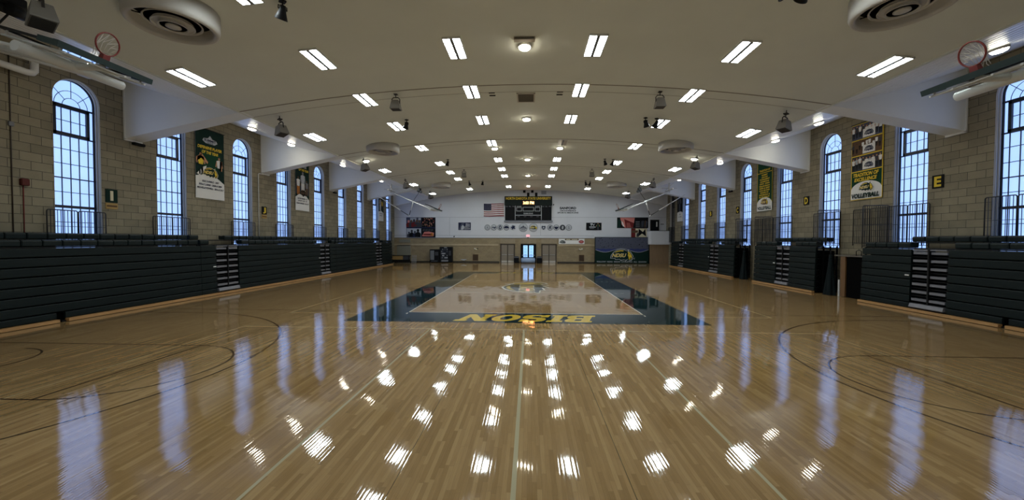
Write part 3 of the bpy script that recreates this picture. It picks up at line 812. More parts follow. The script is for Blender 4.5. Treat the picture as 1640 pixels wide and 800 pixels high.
# ------------------------------------------------------------------ folded basketball hoops
def hoop(s, y0, bb, bt, label):
    """bb, bt: (x, z) of the board's bottom and top edges, measured outward from the hall's centre"""
    t = thing('basketball_hoop', label, 'basketball hoop', (s*14.06, y0, zsoff(14.06)), 'folded basketball hoops')
    V = lambda x, y, z: (s*x, y0+y, z)
    bx, bz = bb; tx, tz = bt
    d = Vector((tx-bx, 0, tz-bz)); L = d.length; d.normalize(); n = Vector((-d.z, 0, d.x))    # n: the face side, up and inward
    Q = lambda a, y, h: V(bx+d.x*a+n.x*h, y, bz+d.z*a+n.z*h)
    def slab(mb_, a0, a1, y0_, y1_, h0, h1):
        P = [Q(a,y,h) for h in (h0,h1) for a, y in ((a0,y0_),(a1,y0_),(a1,y1_),(a0,y1_))]
        b = len(mb_.v); mb_.v += P
        for q_ in ((0,3,2,1),(4,5,6,7),(0,1,5,4),(1,2,6,5),(2,3,7,6),(3,0,4,7)): mb_.face([b+i for i in q_])
    m_ = MB(); slab(m_, .05, L-.04, -.88, .88, -.006, .006); m_.build('backboard', M_GLASS, t)
    m_ = MB()
    slab(m_, L-.04, L, -.92, .92, -.025, .025); slab(m_, 0, L, -.92, -.88, -.025, .025); slab(m_, 0, L, .88, .92, -.025, .025)
    m_.build('board_frame', M_BLACK, t)
    m_ = MB(); slab(m_, -.03, .09, -.95, .95, -.06, .06); slab(m_, .09, .42, -.95, -.86, -.055, .055); slab(m_, .09, .42, .86, .95, -.055, .055)
    m_.build('bottom_padding', M_PAD, t)
    # painted target square
    m_ = MB()
    for a0, a1, u0, u1 in ((.28,.31,-.3,.3),(.70,.73,-.3,.3),(.28,.73,-.3,-.27),(.28,.73,.27,.3)): slab(m_, a0, a1, u0, u1, .007, .010)
    m_.build('target_square', M_WHITE, t)
    # rim stands out from the board face
    rc = .14; ro = .40
    ring = [Q(rc, .235*math.cos(2*PI*k/28), ro+.235*math.sin(2*PI*k/28)) for k in range(28)]
    r_ = MB(); r_.tube(ring, .016, 8, closed=True); slab(r_, rc-.05, rc+.05, -.07, .07, .01, .17); slab(r_, rc-.06, rc+.02, -.1, .1, .0, .03)
    rim = r_.build('rim', M_ORANGE, t)
    nt = MB()     # net falling from the tipped rim
    for k in range(12):
        a = 2*PI*k/12
        top = Vector(Q(rc, .235*math.cos(a), ro+.235*math.sin(a)))
        mid = Vector(Q(rc+.10, .17*math.cos(a+.26), ro-.06+.17*math.sin(a+.26))); mid.z -= .10
        low = Vector(Q(rc+.20, .12*math.cos(a), ro-.12+.10*math.sin(a))); low.z -= .18
        a2 = a-.52
        top2 = Vector(Q(rc, .235*math.cos(a2), ro+.235*math.sin(a2)))
        nt.tube([top, mid, low], .006, 5); nt.tube([top2, mid], .006, 5)
    nt.build('net', M_NET, rim)
    # carrying frame under the board
    m_ = MB()
    for y in (-.8, -.35, .35, .8): m_.tube([Q(-.02,y,-.12), Q(L,y,-.12)], .022, 8)
    for a in (.05, .62, L-.05): m_.tube([Q(a,-.82,-.12), Q(a,.82,-.12)], .022, 8)
    for y in (-.8, .8):
        for a in (.1, L-.1): m_.tube([Q(a,y,-.12), Q(a,y,-.02)], .02, 6)
    m_.build('carrying_frame', M_WTUBE, t)
    cx, cz = bx+d.x*.75-n.x*.28, bz+d.z*.75-n.z*.28
    m_ = MB(); m_.tube([V(cx,-1.0,cz), V(cx,1.0,cz)], .10, 16); m_.build('cross_pipe', M_WTUBE, t)
    # boom to the pivot under the beam
    px, pz = 14.06, 7.70
    m_ = MB(); m_.tube([V(bx+.15,0,bz-.06), V(cx,0,cz+.02), V(px,0,pz)], .07, 10); m_.build('boom', M_WTUBE, t)
    m_ = MB()
    for y in (-1.0, 1.0): m_.tube([V(cx,y*.9,cz), V(px,y*.35,pz)], .035, 8)
    m_.build('boom_stay', M_WTUBE, t)
    m_ = MB()
    m_.tube([V(px,0,zsoff(px)+.02), V(px,0,pz-.08)], .085, 10); m_.tube([V(px-.75,0,pz+.35), V(px+.75,0,pz+.35)], .035, 8); m_.tube([V(px,-1.0,pz+.15), V(px,1.0,pz+.15)], .06, 8)
    m_.tube([V(px,0,pz+.5), V(px-.45,0,pz+.02)], .03, 8); m_.tube([V(px,0,pz+.5), V(px+.45,0,pz+.9)], .03, 8)
    m_.build('pivot_hanger', M_WTUBE, t)
    # hinged V brace hanging below the boom
    f_ = .46
    jx, jz = px+(bx-px)*f_*1.0, pz+(bz-pz)*f_
    if bt[1]-bb[1] < .5: jz += .08
    ax, az = 12.2, jz-1.55
    lx, lz = 15.6, 7.42
    lerp = lambda a, b, k: tuple(a[i]+(b[i]-a[i])*k for i in range(3))
    m_ = MB(); A = V(ax,0,az); J = V(jx,0,jz); Lp = V(lx,0,lz)
    m_.tube([J, lerp(J,A,.66)], .045, 8); m_.tube([Lp, lerp(Lp,A,.74)], .04, 8); m_.build('folding_brace', M_WTUBE, t)
    m_ = MB(); m_.tube([lerp(J,A,.64), lerp(J,A,.97)], .034, 8); m_.tube([lerp(Lp,A,.72), lerp(Lp,A,.98)], .034, 8); m_.build('brace_sleeve', M_BLACK, t)
    m_ = MB(); m_.box(V(ax,0,az) if False else (s*ax-.06,y0-.07,az-.05),(s*ax+.06,y0+.07,az+.05)); m_.build('brace_hinge', M_WTUBE, t)
    # winch motor on the ceiling with its hoist cable
    wx = 11.12; wz = 7.76
    m_ = MB(); m_.tube([V(wx,0,zceil(wx)+.03), V(wx,0,wz+.12)], .03, 8); m_.rbox((s*wx-.16,y0-.22,wz+.08),(s*wx+.16,y0+.2,wz+.34),.04)
    m_.tube([V(wx-.12,-.12,wz), V(wx-.12,.12,wz)], .14, 14); m_.tube([V(wx+.1,-.26,wz+.06), V(wx+.1,.30,wz+.06)], .11, 14)
    m_.build('winch', M_BLACK, t)
    m_ = MB(); m_.tube([V(wx,0,wz), J], .022, 6); m_.build('hoist_cable', M_BLACK, t)
    return t
hoop(-1, 8.28, (8.9,6.58), (10.2,6.96), 'folded basketball hoop at the upper left, nearest the viewer')
hoop(1, 8.28, (8.82,6.06), (10.1,6.45), 'folded basketball hoop at the upper right, nearest the viewer')
hoop(-1, 40.2, (9.0,5.87), (10.3,6.43), 'folded basketball hoop at the far end of the left side')
hoop(1, 40.2, (9.0,5.87), (10.3,6.43), 'folded basketball hoop at the far end of the right side')

# ------------------------------------------------------------------ bleachers
BX = 15.62
ZROW = [0.11,0.345,0.655,0.965,1.275,1.585,1.895,2.205,2.515]
def bleacher(s, y0, y1, aisles, label, seat_gap=None, notch=()):
    t = thing('bleacher_section', label, 'bleachers', (s*BX, (y0+y1)/2, 0), 'folded bleacher sections')
    sx = lambda x: s*x
    def bx_(m_, x0, ya, z0, x1, yb, z1): m_.box((min(sx(x0),sx(x1)),ya,z0),(max(sx(x0),sx(x1)),yb,z1))
    segs = []; y = y0
    for a, b in aisles: segs.append((y, a)); y = b
    segs.append((y, y1))
    # understructure: dark frames behind the fronts, posts and rails showing at the ends
    m_ = MB(); bx_(m_, BX+.22, y0+.25, .05, 16.85, y1-.25, 2.3)
    for ye in (y0+.03, y1-.09):
        for xx in (15.75, 16.1, 16.45, 16.8): bx_(m_, xx, ye, .02, xx+.06, ye+.06, 2.55)
        for zz in (.25,.52,1.0,1.5,2.0,2.4): bx_(m_, 15.7, ye+.01, zz, 16.86, ye+.05, zz+.04)
    m_.build('understructure', M_VOID, t)
    # wooden kick board along the floor
    cuts = [y0]+[q for n0, n1 in notch if n1-n0 > .1 for q in (n0, n1)]+[y1]
    for ka, kb in zip(cuts[::2], cuts[1::2]):
        m_ = MB(); bx_(m_, BX-.12, ka, .015, BX+.02, kb, .115); m_.build('kick_board', M_KICK, t)
    m_ = MB()
    yy = y0+.4
    while yy < y1-.1: bx_(m_, BX-.02, yy, 0, BX+.2, yy+.25, .05); yy += 1.8
    m_.build('floor_skid', M_BLACK, t)
    # fronts: one long rounded board for each row between the aisles
    for (a, b) in segs:
        for k in range(8):
            z0, z1 = ZROW[k]+.02, ZROW[k+1]-.012
            x0 = BX+.008*k
            prof = [(x0+.03,z0),(x0+.006,z0+.006),(x0,z0+.02),(x0-.002,(z0+z1)/2),(x0,z1-.025),(x0+.008,z1-.008),(x0+.03,z1),(x0+.24,z1),(x0+.24,z1-.03),(x0+.09,z1-.04),(x0+.08,z0)]
            spans = [(a+.006, b-.006)]
            if k == 0:
                for n0, n1 in notch:
                    if a < n0 < b: spans = [(a+.006, n0), (n1, b-.006)]
            for ya, yb in spans:
                m_ = MB(); m_.prism(prof, lambda u,v,d: (s*u,d,v), ya, yb); m_.build('row_front', M_BGREEN, t)
    # grey treads stacked in the aisles
    for (a, b) in aisles:
        mid = (a+b)/2
        for k in range(1, 8):
            z = ZROW[k]+.10
            for ya, yb in ((a+.07, mid-.05), (mid+.05, b-.05)):
                m_ = MB(); bx_(m_, BX+.03+.008*k, ya, z, BX+.3, yb, z+.095); m_.build('aisle_tread', M_TREAD, t)
        m_ = MB()
        for k in range(1, 9): bx_(m_, BX+.06+.008*k, a+.02, ZROW[k]-.02, BX+.28, b-.02, ZROW[k]+.0)
        bx_(m_, BX+.02, mid-.03, .2, BX+.26, mid+.03, 2.5)
        m_.build('aisle_frame', M_BLACK, t)
        m_ = MB(); m_.prism([(BX-.05,.17),(BX-.07,.2),(BX-.02,.335),(BX+.2,.34),(BX+.2,.17)], lambda u,v,d: (s*u,d,v), a+.05, b-.05); m_.build('first_step', M_TREAD, t)
        m_ = MB(); bx_(m_, BX+.05, a+.06, 2.45, BX+.3, b-.06, 2.50); m_.build('landing_tread', M_TREAD, t)
        m_ = MB(); pl = a-.22 if s < 0 else b+.05; bx_(m_, BX+.008, pl, 1.42, BX+.03, pl+.17, 1.47); m_.build('number_plate', M_WHITE, t)
    # two rows of moulded seats along the top
    ia = lambda yc, g: any(p-.3 < yc < q+.3 for p, q in g)
    for (x0, zb, dep, hgt, gaps) in ((15.74,2.56,.34,.22,aisles), (16.28,2.80,.36,.22,seat_gap or [])):
        n = int((y1-y0-.1)/.54); w = (y1-y0-.1)/n
        # shared carrier rail
        m_ = MB(); bx_(m_, x0+.08, y0+.05, zb-.05, x0+dep-.06, y1-.05, zb-.005); m_.build('seat_rail', M_BLACK, t)
        src = None
        for k in range(n):
            yc = y0+.05+w*(k+.5)
            if ia(yc, gaps): continue
            if src is None:
                m_ = MB(); h = w/2-.014
                prof = [(x0+.04,zb),(x0+.008,zb+.03),(x0,zb+hgt-.06),(x0+.02,zb+hgt-.015),(x0+.06,zb+hgt),(x0+dep*.5,zb+hgt-.025),(x0+dep,zb+hgt-.01),(x0+dep,zb+.02),(x0+dep-.05,zb)]
                m_.prism(prof, lambda u,v,d: (s*u,yc+d,v), -h+.02, h-.02)
                m_.prism([(u+(.012 if u < x0+.1 else -.012), v) for u, v in prof], lambda u,v,d: (s*u,yc+d,v), -h, h)
                src = m_.build('seat', M_BSEAT, t); ysrc = yc
            else:
                c = src.copy(); COL.objects.link(c); c.parent = t; c.location = (0, yc-ysrc, 0)
    return t
AW = [(19.35,20.89),(29.3,30.75),(40.25,41.82)]
bleacher(-1, 5.06, 18.41, [(8.6,10.1)], 'dark green folded bleacher section on the left, nearest the viewer', notch=[(12.52,12.78)])
bleacher(-1, 18.42, 31.76, [AW[0], AW[1]], 'dark green folded bleacher section on the left, middle one with two aisles', [(19.2,20.2)])
bleacher(-1, 31.77, 44.95, [AW[2]], 'dark green folded bleacher section on the left, farthest, touching the end wall area', [(43.0,45.0)])
bleacher(1, 5.8, 19.15, [(7.2,8.7),(15.36,16.78)], 'dark green folded bleacher section on the right, nearest the viewer', [(17.9,19.3)], notch=[(13.42,13.6)])
bleacher(1, 22.15, 27.96, [(24.31,25.6)], 'short dark green folded bleacher section on the right, middle of three', [(27.0,28.0)])
bleacher(1, 30.65, 44.1, [(33.2,34.75),(40.5,41.8)], 'dark green folded bleacher section on the right, farthest from the viewer', [(43.0,44.2)])

# guard rails
def rail_panel(w, h, n, cr=.07):
    m_ = MB(); 
    P = [(0,0,0),(0,0,h-cr)]+[(0,cr-cr*math.cos(a*PI/8),h-cr+cr*math.sin(a*PI/8)) for a in range(1,5)]+[(0,w-cr+cr*math.sin(a*PI/8),h-cr+cr*math.cos(a*PI/8)) for a in range(0,5)]+[(0,w,0)]
    m_.tube(P, .020, 6)
    m_.tube([(0,0,.10),(0,w,.10)], .014, 6); m_.tube([(0,0,h*.55),(0,w,h*.55)], .010, 5)
    for k in range(1, n+1):
        yy = w*k/(n+1); m_.tube([(0,yy,.10),(0,yy,h-.01)], .0115, 5)
    return m_
def guard(s, yc, x, z0, h, label, group, n=8, w=.96, count=2, along='y', bars='rail_panel'):
    t = thing('guard_rail', label, 'railing', (s*x, yc, z0), group)
    m_ = rail_panel(w, h, n)
    first = None
    for k in range(count):
        if first is None:
            m2 = MB(); m2.v = [tuple(p) for p in m_.v]; m2.f = m_.f; m2.mi = m_.mi; m2.sm = m_.sm
            o_ = bpy.data.objects.new('rail_panel', None)
            bpy.data.objects.remove(o_)
            t['_o'] = (0,0,0)
            o_ = m2.build('rail_panel', M_RAIL, t); first = o_
        else:
            o_ = first.copy(); COL.objects.link(o_); o_.parent = t
        off = -count*(w+.03)/2+k*(w+.03)
        if along == 'y': o_.location = (0, off, 0)
        else: o_.location = (off, 0, 0); o_.rotation_euler = (0,0,-PI/2)
    t['_o'] = (s*x, yc, z0)
    return t
for i, yc in enumerate(WY):
    guard(-1, yc-.15, 16.92, 2.55, 1.32, 'black guard rail in front of the %s window on the left wall' % ORD[i], 'guard rails under the left windows')
    if i in (2,): continue
    if i == 4: continue
    guard(1, yc-.05, 16.92, 2.55, 1.88, 'black guard rail in front of the %s window on the right wall' % ORD[i], 'guard rails under the right windows')
END = [(19.2,'at the far end of the nearest right bleachers'),(22.08,'at the near end of the short right bleachers'),(28.03,'at the far end of the short right bleachers'),(30.58,'at the near end of the farthest right bleachers')]
for y, w in END:
    t_ = guard(1, y, 16.30, 2.5, 1.98, 'tall black end rail '+w, 'end rails of the right bleachers', n=11, w=1.18, count=1, along='x')
for y, lab in ((20.25,'black rail on the wall ledge past the nearest right bleachers'),(23.1,'black rail along the short right bleachers, near window side'),(29.16,'black rail over the gap behind the short right bleachers'),(31.7,'black rail along the farthest right bleachers, near window side')):
    guard(1, y, 16.86, 2.6, 1.82, lab, 'rails over the gaps on the right', count=2)

# things standing in the two gaps on the right
def drape(x, y, h, label):
    t = thing('draped_tarp', label, 'tarp', (x,y,0))
    m_ = MB(); n = 28; lev = 12
    rings = []
    for k in range(lev+1):
        f = k/lev; z = h*(1-f)+.01
        r = .08+.20*f**1.2; ring = []
        for i in range(n):
            a = 2*PI*i/n
            q = r*(1+.22*math.sin(5*a+1.3*f)*f+.10*math.sin(9*a+2)*f)
            ring.append((x+q*.85*math.cos(a), y+q*math.sin(a), z))
        rings.append(ring)
    b = len(m_.v)
    for r in rings: m_.v += r
    for k in range(lev):
        for i in range(n):
            j = (i+1) % n; m_.face([b+k*n+i, b+(k+1)*n+i, b+(k+1)*n+j, b+k*n+j], 0, True)
    m_.face([b+i for i in range(n)], 0)
    m_.build('cloth', noisy_mat('dark green tarp cloth '+label[:8]+str(x), rgb(12,22,24), .15, 4.0, .8, spec=.15), t)
    m_ = MB(); m_.tube([(x,y,h-.08),(x,y,h+.25)], .02, 8); m_.tube([(x-.08,y,h-.02),(x+.08,y,h-.02)], .025, 8); m_.build('tie_strap', M_BLACK, t)
    return t
drape(15.95, 21.45, 2.1, 'dark green tarp hanging in folds beside the short right bleachers')
drape(16.0, 29.9, 2.1, 'dark green tarp hanging in folds beside the farthest right bleachers')
t = thing('wood_cupboard', 'tall varnished wood cupboard side standing between the nearest and short right bleachers', 'cupboard', (16.6,20.4,0))
MW = wood_mat('varnished oak panel', rgb(96,68,40), rgb(122,90,54), .5)
MB().box((16.05,20.62,.02),(16.12,20.92,2.04)).build('door', MW, t)
MB().box((16.12,19.45,.02),(16.95,20.95,2.02)).build('carcass', mat('dark cupboard carcass', rgb(7,6,6), .9, spec=.05), t)
MB().box((16.02,19.4,2.05),(17.0,21.3,2.12)).build('top_board', mat('pale ledge board', rgb(92,86,76), .7), t)
m_ = MB(); m_.tube([(16.0,19.6,2.12),(16.0,19.6,2.34),(16.0,19.75,2.4),(16.0,19.9,2.34),(16.0,19.9,2.12)], .018, 6); m_.build('loop_handle', M_BLACK, t)
tag(MB().box((16.05,21.0,.0),(16.11,21.06,.85)).build('floor_post', M_WHITE), 'short white post standing beside the wood cupboard', 'post')
tag(MB().box((17.0,21.35,1.45),(17.055,21.6,1.8)).build('notice_sheet', I_LGREY), 'small pale notice on the wall under the third right window', 'notice')
tag(MB().rbox((16.8,21.25,.9),(17.04,21.5,1.35),.03).build('fire_extinguisher_box', I_MAROON), 'small dark red box on the wall beside the wood cupboard', 'box')
tag(MB().box((16.97,29.35,1.5),(17.055,29.6,1.9)).build('wall_box', I_GREY), 'small grey box on the wall in the farther gap on the right', 'box')

# ------------------------------------------------------------------ banners and signs on the side walls
def banner(s, ya, yb, z0, z1, label, base):
    yl, yr = (ya, yb)                       # the viewer's left and right when facing the wall
    t = thing('hanging_banner', label, 'banner', (s*(WALLX-.04), (ya+yb)/2, z0), 'vertical banners on the side walls')
    X0, X1 = sorted((s*(WALLX-.05), s*(WALLX-.035)))
    m_ = MB(); m_.box((X0,min(ya,yb),z0),(X1,max(ya,yb),z1)); m_.build('cloth', base, t)
    m_ = MB(); m_.tube([(s*(WALLX-.05),min(ya,yb)-.04,z1),(s*(WALLX-.05),max(ya,yb)+.04,z1)], .025, 8); m_.build('hanging_rod', M_BLACK, t)
    p_ = side_print(s, (ya+yb)/2, z0, .05)
    return t, p_, abs(yb-ya), z1-z0
# left, nearest
t, p, w, h = banner(-1, 19.72, 21.62, 4.98, 8.66, 'green and white athlete banner, nearest one on the left wall', I_WHITE)
p.poly([(-w/2,1.15),(-w/2+.3,1.22),(0,1.38),(w/2-.35,1.1),(w/2,.9),(w/2,h),(-w/2,h)], 'dkgreen').up()
p.poly([(-.7,1.5),(.75,1.5),(.7,2.45),(-.6,2.6)], 'green').up()
p.poly([(-.5,h-.62),(-.42,h-.5),(-.15,h-.46),(0,h-.3),(.15,h-.46),(.42,h-.5),(.5,h-.62),(.3,h-.74),(-.3,h-.74)], 'lgrey').up()
p.text('SUMMIT', 0, h-.57, .13, 'navy', w=.78, bold=.04).text('LEAGUE', 0, h-.69, .07, 'navy', w=.4)
p.text('DEFENSIVE PLAYER', 0, h-.98, .16, 'yel', w=1.6, bold=.03, shear=.2).text('OF THE YEAR', 0, h-1.22, .16, 'yel', w=1.1, bold=.03, shear=.2)
p.figure(-.62, 1.25, 1.15, 'yel', 'dkgreen').figure(.6, 1.25, 1.1, 'white', 'dkgreen')
p.poly([(-.92,2.1),(-.55,2.35),(-.15,1.95),(-.2,1.85),(-.6,2.1),(-.92,1.85)], 'skin').poly([(.62,1.6),(.8,1.6),(.82,2.15),(.66,2.15)], 'skin')
p.poly([(-.9,1.25),(-.5,1.65),(-.25,1.75),(-.35,1.5),(-.7,1.2)], 'white').up()
p.bison(0, 1.42, 1.0, 'dkgreen', 'yel', 'cream', 'cream')
p.text('ILKE DURMAZ - 2007', .0, .92, .10, 'navy', w=1.1, bold=.03, shear=.2).text('KELLY LAINE - 2008 & 2009', 0, .74, .10, 'navy', w=1.5, bold=.03, shear=.2).text('MICHELLE POWELL - 2016 & 2017', 0, .56, .10, 'navy', w=1.75, bold=.03, shear=.2)
p.build('print', t)
# left, second
t, p, w, h = banner(-1, 28.4, 30.2, 5.0, 8.6, 'dark athlete banner with white foot, middle one on the left wall', I_WHITE)
p.poly([(-w/2,.98),(-.5,1.2),(-.25,1.28),(.1,1.05),(.35,1.25),(w/2,.85),(w/2,h),(-w/2,h)], 'dkgreen').up()
p.poly([(-.9,1.2),(-.3,1.4),(.4,1.4),(.9,1.15),(.9,1.9),(-.9,2.0)], 'dgrey').up()
p.figure(-.55, 1.2, 1.35, 'white', 'orange', 'brown').figure(.05, 1.3, 1.65, 'lgrey', 'white', 'grey').figure(.58, 1.2, 1.15, 'grey', 'brown', 'brown').up()
p.bison(.1, 1.35, .85, 'black', 'brown', 'brown', 'cream')
p.text('OF THE YEAR', .15, h-.55, .18, 'yel', w=1.3, bold=.03).text('PLAYER', .1, h-.28, .2, 'lgrey', w=.9, bold=.03)
p.text('KATIE WARD - 07', 0, .9, .11, 'navy', w=1.3, bold=.03).text('JENNY LEE - 07', 0, .72, .11, 'navy', w=1.2, bold=.03).text('DANI CORDES - 06 & 07', 0, .54, .11, 'navy', w=1.6, bold=.03)
p.build('print', t)
# left, third
t, p, w, h = banner(-1, 44.35, 45.85, 5.0, 8.2, 'small dark athlete banner with white foot, farthest on the left wall', I_WHITE)
p.poly([(-w/2,1.05),(0,1.2),(w/2,.95),(w/2,h),(-w/2,h)], 'dkgreen').up()
p.figure(-.2, 1.2, 1.5, 'lgrey', 'white').figure(.35, 1.15, 1.3, 'yel', 'dgrey').up()
p.text('OF THE YEAR', 0, h-.4, .15, 'yel', w=1.1); p.text('PLAYER 2006', 0, .85, .12, 'navy', w=1.0).text('MVP 2009', 0, .62, .12, 'navy', w=.8)
p.build('print', t)
# right, nearest: three team photographs over a lettered foot
t, p, w, h = banner(1, 19.75, 21.6, 4.93, 8.82, 'tall photo banner reading tradition of excellence, nearest on the right wall', I_YEL)
p.rect(-w/2+.04, .04, w/2-.04, 1.42, 'green').up()
p.poly([(-w/2+.02,.03),(w/2-.02,.03),(w/2-.02,.55)]+[(.9*math.cos(a*PI/14), .5+.42*math.sin(a*PI/14)) for a in range(1,14)]+[(-w/2+.02,.55)], 'white').up()
for k in range(3):
    z0 = 1.47+k*.80; z1 = z0+.75
    p.rect(-w/2+.04, z0, w/2-.04, z1, ('dgrey','brown','slate')[k]); p.up()
    random.seed(k+3)
    for j in range(9):
        u = -.78+j*.195
        if k == 1: p.figure(u+random.uniform(-.04,.04), z0+.10+random.uniform(0,.18), .5, random.choice(['brown','orange','white','dgrey']), 'black', 'brown')
        else: p.figure(u, z0+random.uniform(.02,.12), .62, random.choice(['white','lgrey','dgrey']) if j % 2 else 'white', 'black')
    p.up(); p.rect(-.22, z0+.04, .5, z0+.46, 'white'); p.up(); p.bison(.14, z0+.25, .55, 'navy', 'grey', 'white', 'navy')
p.text('TRADITION OF', 0, 1.26, .19, 'yel', w=1.5, bold=.04, shear=.2).text('EXCELLENCE', 0, 1.02, .18, 'yel', w=1.3, bold=.04, shear=.2)
p.bison(.05, .62, .85, 'dkgreen', 'yel', 'white', 'dkgreen')
p.text('VOLLEYBALL', 0, .2, .24, 'dkgreen', w=1.66, bold=.05, shear=.12)
p.build('print', t)
# right, second
t, p, w, h = banner(1, 28.32, 30.18, 4.97, 8.5, 'green list banner with white volleyball foot, second on the right wall', I_GREEN)
for u in (-w/2+.02, w/2-.06): p.rect(u, 0, u+.04, h, 'yel')
p.up()
p.poly([(-w/2+.02,.02),(w/2-.02,.02),(w/2-.02,.5)]+[(.92*math.cos(a*PI/14), .48+.5*math.sin(a*PI/14)) for a in range(1,14)]+[(-w/2+.02,.5)], 'white').up()
p.bison(0, .66, .9, 'brown', 'yel', 'white', 'dkgreen'); p.text('VOLLEYBALL', 0, .22, .24, 'dkgreen', w=1.66, bold=.04)
p.text('TRADITION OF', 0, h-.62, .15, 'yel', w=1.3, bold=.03); p.rect(-.85, h-.8, .85, h-.76, 'yel')
for k, q in enumerate(('SUMMIT','LEAGUE','TOURNAMENT','CHAMPIONS','2007, 2008','REGULAR SEASON','2008 & 2009','NCAA SECOND','ROUND OF','DIVISION II','ELITE EIGHT')):
    p.text(q, 0, h-.94-k*.158, .105, 'yel', w=min(1.25, .12*len(q)), bold=.03)
p.build('print', t)
# right, third
t, p, w, h = banner(1, 44.4, 46.0, 5.0, 8.3, 'dark athlete banner beside the boarded window, farthest on the right wall', I_WHITE)
p.poly([(-w/2,1.0),(0,1.15),(w/2,.95),(w/2,h),(-w/2,h)], 'black').up()
p.figure(-.1, 1.05, 1.9, 'dgrey', 'slate', 'grey').up()
p.text('PLAYER', 0, h-.35, .16, 'slate', w=.9); p.text('2006', 0, .78, .14, 'grey', w=.4).text('ALL SUMMIT', 0, .5, .12, 'grey', w=1.0)
p.build('print', t)
# section letters
for s, yc, z0, z1, ch, wd, lab in ((-1,15.62,4.32,4.86,'I',.46,'green section sign with yellow letter I beside the nearest left window'),(-1,25.0,4.45,4.95,'J',.46,'black section sign with yellow letter J on the left wall'),
        (1,17.2,5.02,5.56,'E',.46,'black section sign with yellow letter E beside the right window'),(1,24.97,5.02,5.54,'D',.46,'black section sign with yellow letter D on the right wall'),
        (1,32.95,5.04,5.6,'C',.46,'black section sign with letter C on the right wall'),(1,37.7,5.08,5.6,'B',.5,'black section sign with letter B, farthest on the right wall')):
    t = thing('section_sign', lab, 'sign', (s*WALLX,yc,z0), 'letter signs on the side walls')
    X0, X1 = sorted((s*(WALLX+.01), s*(WALLX-.03)))
    MB().box((X0,yc-wd/2,z0),(X1,yc+wd/2,z1)).build('plate', I_DKGREEN if ch == 'I' else I_BLACK, t)
    p = side_print(s, yc, (z0+z1)/2, .032)
    if ch == 'I': p.rect(-.06, -.2, .06, .2, 'cream')
    else: p.text(ch, 0, 0, (z1-z0)*.78, 'yel', w=wd*.62, bold=.04)
    p.build('letter', t)
    if s < 0:
        t2 = thing('seat_range_plate', 'small tan plate with a dark bar under the letter %s sign' % ch, 'sign', (s*WALLX,yc,z0-.3))
        MB().box((X0,yc-wd/2,z0-.27),(X1,yc+wd/2,z0-.03)).build('plate', ink('ink tan', 168,140,88), t2)
        p = side_print(s, yc, z0-.15, .032); p.rect(-.2,-.035,.2,.035,'brown'); p.build('dark_bar', t2)
# conduits, pipes, small boxes on the side walls
t = thing('wall_conduit', 'dark conduit running down the left wall at the frame edge', 'pipe', (-WALLX,12.49,2.6)); 
MB().tube([(-17.03,12.49,2.7),(-17.03,12.49,8.9)], .018, 6).build('tube', M_DFRAME, t)
MB().rbox((-17.05,12.42,6.55),(-16.98,12.56,6.7),.01).build('junction_box', I_GREY, t)
t = thing('alarm_pull', 'small reddish alarm box on a thin conduit, left wall near the frame edge', 'alarm', (-WALLX,12.78,2.6))
MB().tube([(-17.03,12.78,2.7),(-17.03,12.78,4.7)], .014, 6).build('conduit', I_MAROON, t); MB().rbox((-17.06,12.68,4.62),(-16.93,12.9,4.86),.02).build('alarm_box', ink('ink dull red', 92,48,44), t)
t = thing('drain_pipe', 'white elbow pipe high on the left wall before the first window', 'pipe', (-16.8,12.95,8.4))
MB().tube([(-16.75,12.95,9.36),(-16.75,12.95,8.55),(-16.75,12.88,8.45),(-16.75,12.75,8.42),(-16.75,11.2,8.42)], .11, 12).build('tube', M_WTUBE, t)
t = thing('wall_conduit', 'white conduit turning under the second beam on the left wall', 'pipe', (-WALLX,24.43,2.6))
MB().tube([(-17.0,25.4,7.02),(-17.0,24.5,7.0),(-17.0,24.43,6.93),(-17.0,24.43,2.7)], .03, 8).build('tube', M_WTUBE, t)
t = thing('wall_sensor', 'white sensor bracket above the nearest left window arch', 'sensor', (-WALLX,14.6,9.1))
MB().box((-17.05,14.5,9.05),(-16.8,14.6,9.12)).box((-16.9,14.35,9.0),(-16.8,14.75,9.06)).build('bracket', M_WTUBE, t)
for s, y, w in ((-1,16.5,'under the first left beam'),(-1,34.0,'under the third left beam'),(1,33.75,'under the third right beam')):
    tag(MB().rbox((min(s*16.9,s*17.06),y,6.9),(max(s*16.9,s*17.06),y+.5,7.02),.02).build('emergency_light', I_BLACK), 'small black box lamp on the wall '+w, 'lamp')

# ------------------------------------------------------------------ end wall: scoreboard, flag, badges, posters
t = thing('scoreboard', 'black scoreboard with yellow university name and lit clock on end wall', 'scoreboard', (0,FARY-.2,5.33))
YB = FARY-.22
MB().box((-2.9,YB,5.33),(2.9,FARY,7.18)).build('score_panel', I_BLACK, t)
MB().box((-2.97,YB-.03,7.2),(2.97,FARY,8.32)).build('name_panel', mat('score panel dark green', rgb(9,22,20), .6, spec=.2), t)
MB().box((-3.05,YB+.05,5.1),(3.05,FARY,5.3)).build('shelf_bar', M_FARL, t)
p = Print((0,YB-.03,0),(1,0,0),(0,0,1),.002,.002)
p.text('NORTH DAKOTA STATE UNIVERSITY', 0, 8.05, .32, 'yel', w=5.6, bold=.02)
p.build('name_lettering', t)
M_LED = mat('lit amber lamps', rgb(255,170,90), .4, emit=(1.0,.42,.14,1), estr=3.2)
p = Print((0,YB-.03,0),(1,0,0),(0,0,1),.002,.004)
p.text('3:03 PM', .03, 7.5, .36, M_LED, w=1.35, bold=.03); p.build('clock_digits', t)
p = Print((0,YB,0),(1,0,0),(0,0,1),.002,.002)
for a, b in (((-1.66,5.36),(-1.60,7.16)),((1.60,5.36),(1.66,7.16)),((-1.6,5.93),(1.6,5.99))): p.rect(*a, *b, 'lgrey')
